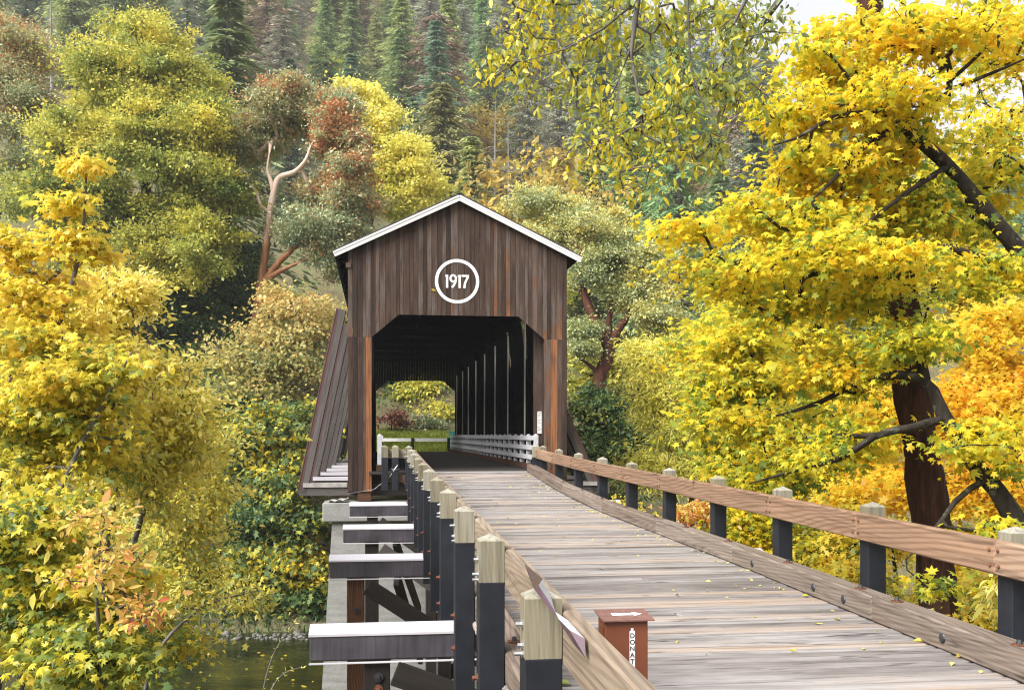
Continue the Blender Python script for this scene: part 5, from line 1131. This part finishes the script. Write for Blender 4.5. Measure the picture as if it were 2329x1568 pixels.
# ------------------------------------------------------------------ overhanging bough
ob = np.array([8.2, 3.2, float(ground_z(8.2, 3.2)) - .1]); Yh = 8.2
plant('overhanging_tree', 'olive gold tree whose hanging bough droops into the top of the view', 'tree', ob,
      [([ob, ob + [0, .1, 3.5], ob + [-.6, 1.0, 6.2], pt(1900, -250, 7.2), pt(1680, -160, 7.8), pt(1520, -110, Yh), pt(1458, -40, Yh), pt(1452, 10, Yh), pt(1440, 62, Yh), pt(1431, 118, Yh), pt(1442, 150, Yh), pt(1452, 219, Yh), pt(1456, 275, Yh), pt(1470, 330, Yh), pt(1492, 372, Yh)], [.22, .18, .14, .075, .05, .034, .027, .024, .022, .018, .012, .009, .008, .006, .003]),
       (P3((1431, 118, Yh), (1414, 162, Yh - .1), (1398, 219, Yh - .2), (1404, 262, Yh - .2)), [.013, .010, .006, .003]),
       (P3((1456, 275, Yh), (1420, 300, Yh - .1), (1374, 328, Yh - .2), (1300, 346, Yh - .3), (1200, 362, Yh - .4)), [.008, .006, .005, .003, .002]),
       (P3((1680, -160, 7.8), (1562, -60, 7.7), (1566, 30, 7.7), (1567, 109, 7.7), (1574, 187, 7.7), (1598, 236, 7.6), (1640, 300, 7.6)), [.03, .015, .011, .010, .008, .006, .003]),
       (P3((1452, 0, Yh), (1380, 60, Yh + .1), (1290, 110, Yh + .2), (1190, 140, Yh + .2)), [.012, .009, .007, .003]),
       (P3((1900, -250, 7.2), (1740, -60, 7.0), (1684, 0, 6.9), (1668, 56, 6.9)), [.04, .024, .018, .008]), (P3((1900, -250, 7.2), (1790, -20, 7.4), (1735, 50, 7.4), (1700, 100, 7.4)), [.05, .026, .02, .008]),
       (P3((1520, -110, Yh), (1330, -80, Yh + .2), (1180, -20, Yh + .3)), [.02, .014, .005])],
      [C(1200, 90, 8.8, 100, 85, .5, 60, tone=0.48, nl=10, tv=.1), C(1310, 60, 8.8, 120, 80, .5, 76, tone=0.36, nl=10, tv=.12), C(1130, 165, 8.8, 60, 30, .3, 14, tone=0.61, nl=4, tv=.05), C(1280, 190, 8.7, 110, 60, .4, 40, tone=0.36, nl=8, tv=.12), C(1420, 60, 8.5, 90, 80, .5, 52, tone=0.28, nl=9, tv=.1), C(1370, 250, 8.4, 90, 60, .4, 40, tone=0.38, nl=8, tv=.12), C(1480, 320, 8.4, 110, 70, .4, 48, tone=0.34, nl=9, tv=.12), C(1330, 340, 8.3, 110, 35, .3, 32, tone=0.46, nl=7), C(1580, 60, 8.2, 110, 80, .5, 88, tone=0.22, nl=10, tv=.1), C(1560, 220, 8.1, 110, 70, .4, 64, tone=0.36, nl=9, tv=.1), C(1690, 70, 7.5, 110, 70, .5, 88, tone=0.22, nl=10, tv=.1), C(1650, 190, 7.8, 100, 60, .4, 60, tone=0.24, nl=8, tv=.1), C(1600, 330, 8.2, 100, 60, .4, 40, tone=0.36, nl=8, tv=.1), C(1440, 410, 8.3, 110, 35, .3, 20, tone=0.48, nl=6), C(1230, -40, 8.8, 120, 50, .5, 40, tone=0.36, nl=7)],
      ('ovate', .060, 7, .05, dict(droop=.7, tilt=.8, flat=.9, along=6.0)), M['bark_grey'], M['l_hang'], 71, tipr=.0024, seg=.15, lift=.12, rmax=.010)

# ------------------------------------------------------------------ conifers and hillside trees
def conifer(name, h, r, seed, leaf_m, bark_m, whorls=38, nbr=6, droop=.35, dens=15, size=.62, power=.8, start=.1, bare=0.0, rise=.0, jitter=.25, tr=None):
    rng = np.random.default_rng(seed); root = thing(name, None, None, (0, 0, 0)); tr = tr or h * .013
    n = 8; tz = np.linspace(0, h, n); tx = np.cumsum(rng.normal(0, h * .002, (n, 2)), 0); tx[0] = 0
    tp = np.column_stack([tx, tz]); paths = [(tp, tr * (1 - tz / h) ** .8 + .015)]; Ps, Ds, Ts = [], [], []
    for w in range(whorls):
        t = start + (1 - start) * ((w + rng.random() * .6) / whorls) ** .95; z = h * min(t, .995)
        L0 = r * max(.03, (1 - t)) ** power * (1.0 if t > start + .12 else .75 + .25 * rng.random())
        cx = np.array([np.interp(z, tz, tp[:, 0]), np.interp(z, tz, tp[:, 1]), z]); a0 = rng.random() * 6.28; nb = max(3, nbr + rng.integers(-1, 2))
        for b in range(nb):
            if rng.random() < .12: continue
            a = a0 + 6.28 * b / nb + rng.normal(0, .25); L = L0 * rng.uniform(1 - jitter * 1.6, 1 + jitter)
            u = np.linspace(0, 1, 5); out = np.array([math.cos(a), math.sin(a)])
            zz = rise * L * u - droop * L * u ** 1.6 + .12 * L * np.maximum(u - .7, 0)
            bp = np.column_stack([cx[0] + out[0] * L * u, cx[1] + out[1] * L * u, cx[2] + zz]); bp[1:] += rng.normal(0, .02 * L, (4, 3))
            paths.append((bp, np.linspace(max(.012, .022 * L), .006, 5)))
            if rng.random() < bare: continue
            m = max(3, int(dens * (.5 + L / r) + .5)); f = rng.uniform(.18, 1.0, m); s = np.interp(f, u, u)
            pb_ = np.column_stack([np.interp(f, u, bp[:, i]) for i in range(3)])
            side = np.array([-out[1], out[0], 0]); o3 = np.array([out[0], out[1], -droop])
            tone = np.clip(.45 + rng.normal(0, .16), 0, 1)
            for rep in range(3):
                sg = rng.choice([-1, 1], m)[:, None]
                D = o3 * rng.uniform(.4, 1, (m, 1)) + side * sg * rng.uniform(.2, .9, (m, 1)) + np.array([0, 0, -1.0]) * rng.uniform(0, .5, (m, 1))
                Ps.append(pb_ + rng.normal(0, .06 * L + .03, (m, 3)) * np.array([1, 1, .6])); Ds.append(D); Ts.append(np.clip(tone + rng.normal(0, .14, m), 0, 1))
    V, F = tubes(paths, 5); np_mesh('trunk', V, F, root, bark_m, smooth=True)
    if Ps:
        P = np.concatenate(Ps); D = np.concatenate(Ds); T = np.concatenate(Ts)
        V, F, tn = leaves('needle', P, D, np.array([0, 0, 1.0]) + rng.normal(0, .45, P.shape), size * rng.uniform(.6, 1.3, len(P)), T)
        np_mesh('crown', V, F, root, leaf_m, tn)
    return root
def broadleaf(name, h, r, seed, leaf_m, bark_m, nt=150, per=26, size=.42):
    rng = np.random.default_rng(seed); root = thing(name, None, None, (0, 0, 0))
    limbs = [spline([(0, 0, 0), (.2, .1, h * .4), (.1, .3, h * .75)], [h * .016, h * .012, h * .004], .6)]
    A, k1, l1 = crown_tips((0, 0, h * .64), (r, r, h * .36), nt, rng, 13, .7, .5, .35, .42); tone = np.clip(.5 + l1[k1] * .14, 0, 1)
    pth, td = grow(limbs, A, rng, 1.0, .016, .5, .2, h * .01); V1, F1 = tubes(limbs, 8); V2, F2 = tubes(pth, 4)
    np_mesh('trunk', np.concatenate([V1, V2]), np.concatenate([F1, F2 + len(V1)]), root, bark_m, smooth=True)
    V, F, tn = foliage(A, td, tone, rng, 'tuft', size, per, .55, flat=.5); np_mesh('crown', V, F, root, leaf_m, tn)
    return root
PROTO = {
 'fir': [conifer('fir_tree', 22, 4.6, 101, M['l_fir'], M['bark_grey']), conifer('fir_tree', 22, 4.2, 102, M['l_fir'], M['bark_grey'], 34, 5, .42, 12, .6, .7)],
 'blue': [conifer('blue_fir', 22, 4.4, 103, M['l_blue'], M['bark_grey'], 34, 7, .15, 16, .6, .85, .06, 0, .1)],
 'cedar': [conifer('cedar_tree', 22, 4.4, 104, M['l_cedar'], M['bark_grey'], 44, 7, .5, 17, .62, .62, .04, 0, .25, .3), conifer('cedar_tree', 22, 3.8, 105, M['l_cedar'], M['bark_grey'], 40, 7, .45, 17, .62, .7, .04, 0, .2, .35)],
 'grey': [conifer('lichen_fir', 22, 4.8, 106, M['l_grey'], M['bark_grey'], 34, 6, .38, 12, .62, .5, .16, .12), conifer('lichen_fir', 22, 5.2, 107, M['l_grey'], M['bark_grey'], 30, 6, .3, 11, .66, .45, .2, .2)],
 'rust': [conifer('rusty_fir', 20, 4.4, 108, M['l_rust'], M['bark_grey'], 30, 6, .3, 11, .6, .5, .2, .1)],
 'snag': [conifer('bare_snag', 22, 2.6, 109, M['l_grey'], M['bark_pale'], 26, 4, .15, 3, .4, .4, .2, .93, 0, .4, .22)],
 'gold': [broadleaf('gold_tree', 14, 5.0, 110, M['l_hillgold'], M['bark_grey']), broadleaf('gold_tree', 15, 4.4, 111, M['l_hillgold'], M['bark_grey'])],
}
PH = {'fir': 22, 'blue': 22, 'cedar': 22, 'grey': 22, 'rust': 20, 'snag': 22, 'gold': 14.5}
DESC = {'fir': 'dark green fir', 'blue': 'blue green fir', 'cedar': 'yellow green cedar', 'grey': 'grey lichen hung fir', 'rust': 'rust brown dying fir', 'snag': 'bare silvery dead snag', 'gold': 'gold leaved tree'}
CAT = {'fir': 'fir tree', 'blue': 'fir tree', 'cedar': 'cedar tree', 'grey': 'fir tree', 'rust': 'fir tree', 'snag': 'dead tree', 'gold': 'tree'}
used = set()
def put(kind, x, Y, h, rng, wide=1.0, label=None, group=None):
    i = int(rng.integers(0, len(PROTO[kind]))); src = PROTO[kind][i]
    z = float(ground_z(x, Y)) - .3; s = h / PH[kind]; sc = (s * wide, s * wide, s); rz = float(rng.random() * 6.28)
    if src.name not in used:
        used.add(src.name); o = src; o.location = (x, Y, z); o.rotation_euler = (0, 0, rz); o.scale = sc
    else: o = copy_tree(src, (x, Y, z), rz, sc)
    return tag(o, label, CAT[kind], group)
rh = np.random.default_rng(77)
# specimens one can point at: kind, u of trunk, v of top, distance, width factor, label
SPEC = [('cedar', 1008, 182, 112, 1.25, 'tall yellow green cedar rising straight behind the roof ridge'), ('cedar', 1072, 300, 104, 1.35, 'shorter bushy yellow green cedar just right of the roof ridge'),
        ('blue', 935, 215, 122, 1.0, 'dark blue green fir spire between the lemon maple and the tall cedar'), ('blue', 655, 128, 128, 1.2, 'pale blue green fir tip above the pale forked madrone'),
        ('cedar', 852, 30, 190, 1.0, 'slim yellow cedar near the skyline above the lemon maple'), ('blue', 800, 120, 140, 1.3, 'broad blue green fir above the lemon maple'),
        ('snag', 1126, 222, 118, 1.0, 'taller of two bare dead snags right of the roof ridge'), ('snag', 1156, 262, 112, .9, 'shorter of two bare dead snags right of the roof ridge'),
        ('snag', 118, -30, 120, 1.3, 'bare grey snag at the top left above the yellow olive tree'), ('fir', 515, -30, 95, 1.3, 'drooping green fir between the yellow olive tree and the pale madrone'),
        ('fir', 1548, 90, 76, 1.15, 'dark fir behind the hanging bough right of the bridge'), ('fir', 740, -10, 180, 1.3, 'dark green fir on the skyline above the pale madrone'),
        ('gold', 1230, 300, 100, 1.0, 'gold tree on the lower slope right of the dead snags'), ('gold', 1110, 225, 150, 1.0, 'small gold tree above the two dead snags'), ('grey', 640, 30, 150, 1.3, 'broad grey lichen hung fir above the pale madrone'),
        ('grey', 1200, 150, 150, 1.0, 'grey fir behind the left end of the hanging bough'), ('cedar', 585, 560, 74, .9, 'dark green conifer low between the left madrone and the green oak'), ('fir', 1620, 560, 66, 1.2, 'dark fir beside the utility pole')]
for kind, u, v, Y, wd, lab in SPEC:
    x = (u - 1164) / FOC * Y; h = (HOR - v) / FOC * Y - float(ground_z(x, Y)) + .3; put(kind, x, Y, h, rh, wd, lab)
# the wooded slope
ROWS = [(112, 'lowest'), (128, 'second'), (146, 'third'), (166, 'fourth'), (188, 'fifth'), (212, 'sixth'), (238, 'seventh'), (264, 'eighth'), (292, 'skyline')]
recs = []
for d, rw in ROWS:
    step = 6.8 / d * FOC; u = -60 + rh.random() * step
    while u < 2380:
        uu = u + rh.normal(0, step * .22); Y = d + rh.uniform(-7, 7); u += step * (1 if uu < 1720 else 1.7)
        if uu < 560 and d < 150: continue
        if any(abs(uu - s_[1]) < 62 * 110 / s_[3] and Y < s_[3] + 10 for s_ in SPEC): continue
        if uu > 2000 and d > 200 and rh.random() < .4: continue
        w = {'fir': .38, 'grey': .14, 'cedar': .24, 'blue': .10, 'rust': .03, 'gold': .11}
        if uu > 1080 and d < 200: w = {'fir': .26, 'grey': .10, 'cedar': .24, 'blue': .08, 'rust': .02, 'gold': .30}
        if 560 < uu < 720: w = {'fir': .28, 'grey': .42, 'rust': .10, 'cedar': .2}
        if 880 < uu < 1060 and d > 160: w = {'fir': .3, 'grey': .42, 'rust': .10, 'cedar': .18}
        if d > 255: w = {'fir': .7, 'blue': .1, 'grey': .2}
        ks = list(w); pr = np.array([w[k_] for k_ in ks]); k_ = ks[int(rh.choice(len(ks), p=pr / pr.sum()))]
        h = rh.uniform(19, 29) if k_ != 'gold' else rh.uniform(9, 14)
        recs.append((rw, k_, uu, Y, h))
seen = {}
for rw, k_, uu, Y, h in sorted(recs, key=lambda r: r[2]):
    n = seen[(rw, k_)] = seen.get((rw, k_), 0) + 1
    recs_n = n
    ordw = ['first', 'second', 'third', 'fourth', 'fifth', 'sixth', 'seventh', 'eighth', 'ninth', 'tenth', 'eleventh', 'twelfth', 'thirteenth', 'fourteenth', 'fifteenth', 'sixteenth', 'seventeenth', 'eighteenth', 'nineteenth', 'twentieth'][min(n - 1, 19)]
    where = 'on the skyline' if rw == 'skyline' else f'{rw} row up the slope'
    lab = f'{DESC[k_]}, {ordw} of its kind from left, {where}'
    x = (uu - 1164) / FOC * Y; put(k_, x, Y, h, rh, float(rh.uniform(1.0, 1.5)), lab, f'{DESC[k_]}s on the wooded hillside')

# trees seen through the bridge
plant('meadow_thicket', 'olive and green thicket at the back of the meadow, framed by the far portal', 'thicket', gpt(900, 98),
      [([gpt(870, 101), pt(872, 940, 101), pt(875, 870, 101)], [.14, .1, .05])],
      [C(940, 820, 103, 110, 70, 3, 220, tone=.42, nl=12, tv=.16), C(1010, 900, 100, 70, 60, 3, 150, tone=.45, nl=10, tv=.14), C(880, 850, 99, 60, 60, 3, 170, tone=.42, nl=11, tv=.14), C(900, 930, 97, 55, 45, 2.5, 140, tone=.45, nl=9, tv=.14), C(850, 930, 97.5, 40, 60, 2.5, 110, tone=.4, nl=8), C(1030, 840, 100, 50, 60, 3, 110, tone=.4, nl=8)],
      ('tuft', .38, 30, .6, far), M['bark_dark'], M['l_green'], 81, tipr=.016, seg=1.2, rmax=.14)
plant('meadow_maple', 'yellow olive maple at the back of the meadow, right of centre through the far portal', 'maple tree', gpt(985, 96),
      [([gpt(985, 96), pt(985, 960, 96), pt(975, 890, 96)], [.25, .2, .08])],
      [C(960, 890, 96.5, 40, 40, 2, 120, tone=.62, nl=8, tv=.12), C(1000, 940, 95, 50, 35, 2.5, 140, tone=.66, nl=9, tv=.12), C(935, 910, 96.5, 30, 40, 2, 80, tone=.55, nl=7)],
      ('tuft', .36, 26, .5, far), M['bark_dark'], M['l_olive'], 82, tipr=.016, seg=1.2, rmax=.12)
plant('red_brush', 'dull red brush on the left of the meadow beyond the far portal', 'brush', gpt(890, 89),
      [([gpt(890, 89), gpt(890, 89) + np.array([0, 0, 1.2])], [.06, .03])],
      [dict(c=gpt(890, 89) + np.array([0, 0, .9]), r=np.array([2.0, 1.2, .7]), nt=60, tone=.5, nl=8)], ('tuft', .26, 20, .3, dict(droop=-.4)), M['bark_dark'], M['l_brush'], 83, tipr=.008, seg=.5, rmax=.05)
plant('pale_brush', 'pale green low brush behind the meadow grass beyond the far portal', 'brush', gpt(965, 91),
      [([gpt(965, 91), gpt(965, 91) + np.array([0, 0, 1.2])], [.06, .03])],
      [dict(c=gpt(965, 91) + np.array([0, 0, .7]), r=np.array([2.0, 1.0, .7]), nt=60, tone=.3, nl=8)], ('tuft', .24, 20, .3, dict(droop=-.3)), M['bark_dark'], M['l_madrone'], 84, tipr=.008, seg=.5, rmax=.05)

# ------------------------------------------------------------------ fallen leaves, stones, far reeds
rl = np.random.default_rng(9)
def deck_pt(q, p, dz=.006): return W(q, p, float(deck_z(p)) + dz)
n = 300; ps = 4 + 26 * rl.random(n) ** .6; edge = rl.random(n) < .62
qs = np.where(edge, np.array([rq(a) for a in ps]) - .36 - np.abs(rl.normal(0, .22, n)), rl.uniform(1.25, 4.9, n))
Pn = np.array([deck_pt(a, b) for a, b in zip(qs, ps)]); D = np.column_stack([rl.normal(size=(n, 2)), rl.normal(0, .12, n)])
V1, F1, t1 = leaves('ovate', Pn, D, np.array([0, 0, 1.0]) + rl.normal(0, .3, (n, 3)), rl.uniform(.03, .085, n), rl.uniform(.3, 1, n))
tag(np_mesh('leaf_litter', V1, F1, None, M['l_dogwood'], t1, loc=deck_pt(3, 15)), kind='stuff')
FL = [((1536, 1354), 'small green fallen leaf standing on the deck behind the donation box', .07, .0), ((1838, 1355), 'pale curled fallen leaf on the deck near the middle of the right curb', .08, .55), ((1740, 1303), 'yellow fallen leaf close to the right curb, farther up the deck', .09, .5),
      ((2099, 1459), 'yellow fallen leaf on the planks below the near curb joint', .09, .6), ((2185, 1493), 'brown yellow fallen leaf against the near right curb', .10, .8), ((2222, 1506), 'small yellow fallen leaf against the near right curb', .08, .6), ((1297, 1556), 'greenish fallen leaf on the deck between the left rail and the donation box', .12, .15), ((1795, 1480), 'thin pale fallen leaf in the middle of the near deck', .07, .5)]
for (u, v), lab, s_, tn in FL:
    Yd = 10.0
    for _ in range(12):
        x = (u - 1164) / FOC * Yd; pd = -x * ST + Yd * CT; Yd = -float(deck_z(pd)) * FOC / (v - HOR)
    c_ = pt(u, v, Yd) + UP * .012; Dd = np.array([[rl.normal(), rl.normal() * .5, .08]])
    V1, F1, t1 = leaves('ovate', c_[None], Dd, np.array([[rl.normal() * .3, -.5, 1.0]]), np.array([s_]), np.array([tn]))
    tag(np_mesh('fallen_leaf', V1, F1, None, M['l_left'] if tn else M['l_green'], t1, loc=c_), lab, 'fallen leaf', 'fallen leaves on the deck')
c_ = W(EMC[0] - .80, PN - .02, EMC[1] - .26)
V1, F1, t1 = leaves('ovate', c_[None], np.array([[1.0, .1, -.35]]), np.array([[0, -1.0, .2]]), np.array([.16]), np.array([.95]))
tag(np_mesh('fallen_leaf', V1, F1, None, M['l_left'], t1, loc=c_), 'single orange yellow leaf stuck to the gable boards beside the painted date', 'leaf')
# stones along the far shore
mbs = MB(); rr_ = random.Random(4); ico = [(0, 0, 1), (.9, 0, .3), (.28, .85, .35), (-.72, .52, .3), (-.72, -.52, .4), (.28, -.85, .3), (.7, .5, -.4), (-.3, .85, -.4), (-.9, 0, -.4), (-.3, -.85, -.4), (.7, -.5, -.4), (0, 0, -.8)]
icf = [(0, 1, 2), (0, 2, 3), (0, 3, 4), (0, 4, 5), (0, 5, 1), (1, 6, 2), (2, 6, 7), (2, 7, 3), (3, 7, 8), (3, 8, 4), (4, 8, 9), (4, 9, 5), (5, 9, 10), (5, 10, 1), (1, 10, 6), (11, 7, 6), (11, 8, 7), (11, 9, 8), (11, 10, 9), (11, 6, 10)]
for i in range(240):
    q = rr_.uniform(-22, 0) if i < 110 else rr_.uniform(-7, 0); p = 48.0 + rr_.uniform(-.5, 1.0) - (.9 * max(0, q + 6) / 6 if q > -6 else 0); s_ = rr_.uniform(.05, .13) * (2.2 if rr_.random() < .12 else 1)
    xy = W(q, p, 0); z = max(float(ground_z(xy[0], xy[1])), WATER_Z) + s_ * .1
    V = [np.array([xy[0], xy[1], z]) + np.array(v) * s_ * np.array([rr_.uniform(.8, 1.3), rr_.uniform(.8, 1.3), rr_.uniform(.5, .8)]) for v in ico]
    mbs.add(V, icf, rr_.random())
tag(mbs.build('shore_stones', M['rock'], None, True, loc=W(-6, 48.5, WATER_Z)), kind='stuff')
# floating leaves on the river
n = 90; P = np.array([W(a, b, WATER_Z + .015) for a, b in zip(rl.uniform(-24, -1.5, n), rl.uniform(35, 47, n))])
V1, F1, t1 = leaves('ovate', P, np.column_stack([rl.normal(size=(n, 2)), np.zeros(n)]), np.tile(np.array([[0, 0, 1.0]]), (n, 1)), rl.uniform(.1, .26, n), rl.uniform(.4, 1, n))
tag(np_mesh('floating_leaves', V1, F1, None, M['l_left'], t1, loc=W(-8, 40, WATER_Z)), kind='stuff')
# meadow grass beyond the bridge and bank grass
def grass(name, n, qf, pf, hmin, hmax, mat, tone):
    q = qf(n); p = pf(n); x = q * CT - p * ST; y = q * ST + p * CT; P = np.column_stack([x, y, ground_z(x, y) - .02])
    D = np.column_stack([rl.normal(0, .35, (n, 2)), np.ones(n)]); N = np.column_stack([rl.normal(size=(n, 2)), np.zeros(n)])
    V1, F1, t1 = leaves('lance', P, D, N, rl.uniform(hmin, hmax, n), np.clip(rl.normal(tone, .15, n), 0, 1)); tag(np_mesh(name, V1, F1, None, mat, t1, loc=P.mean(0)), kind='stuff')
M['grass'] = leafmat('meadow_grass', [(0, (.10, .15, .02)), (.5, (.24, .29, .03)), (1, (.42, .38, .06))], .35)
grass('meadow_grass', 14000, lambda n: rl.uniform(-6, 12, n), lambda n: rl.uniform(69.5, 90, n), .12, .35, M['grass'], .45)
grass('bank_grass', 4000, lambda n: rl.uniform(-30, 1, n), lambda n: rl.uniform(48.8, 56, n), .15, .45, M['l_green'], .4)
grass('slope_grass', 9000, lambda n: rl.uniform(5.5, 16, n), lambda n: rl.uniform(5, 24, n), .15, .5, M['l_left'], .5)

# ------------------------------------------------------------------ the air between here and the hillside
hz = NT('valley_haze'); vp = hz.n('ShaderNodeVolumePrincipled'); vp.inputs['Color'].default_value = (.93, .95, 1.0, 1); vp.inputs['Density'].default_value = .00034; vp.inputs['Anisotropy'].default_value = .2
hz.l(vp.outputs['Volume'], hz.out.inputs['Volume'])
mb = MB(); mb.add([(x, y, z) for z in (-63, 190) for x, y in ((-760, -100), (760, -100), (760, 960), (-760, 960))], [[3, 2, 1, 0], [4, 5, 6, 7], [0, 1, 5, 4], [1, 2, 6, 5], [2, 3, 7, 6], [3, 0, 4, 7]])
tag(mb.build('haze', hz.m, None, loc=(0, 0, 0)), kind='stuff')
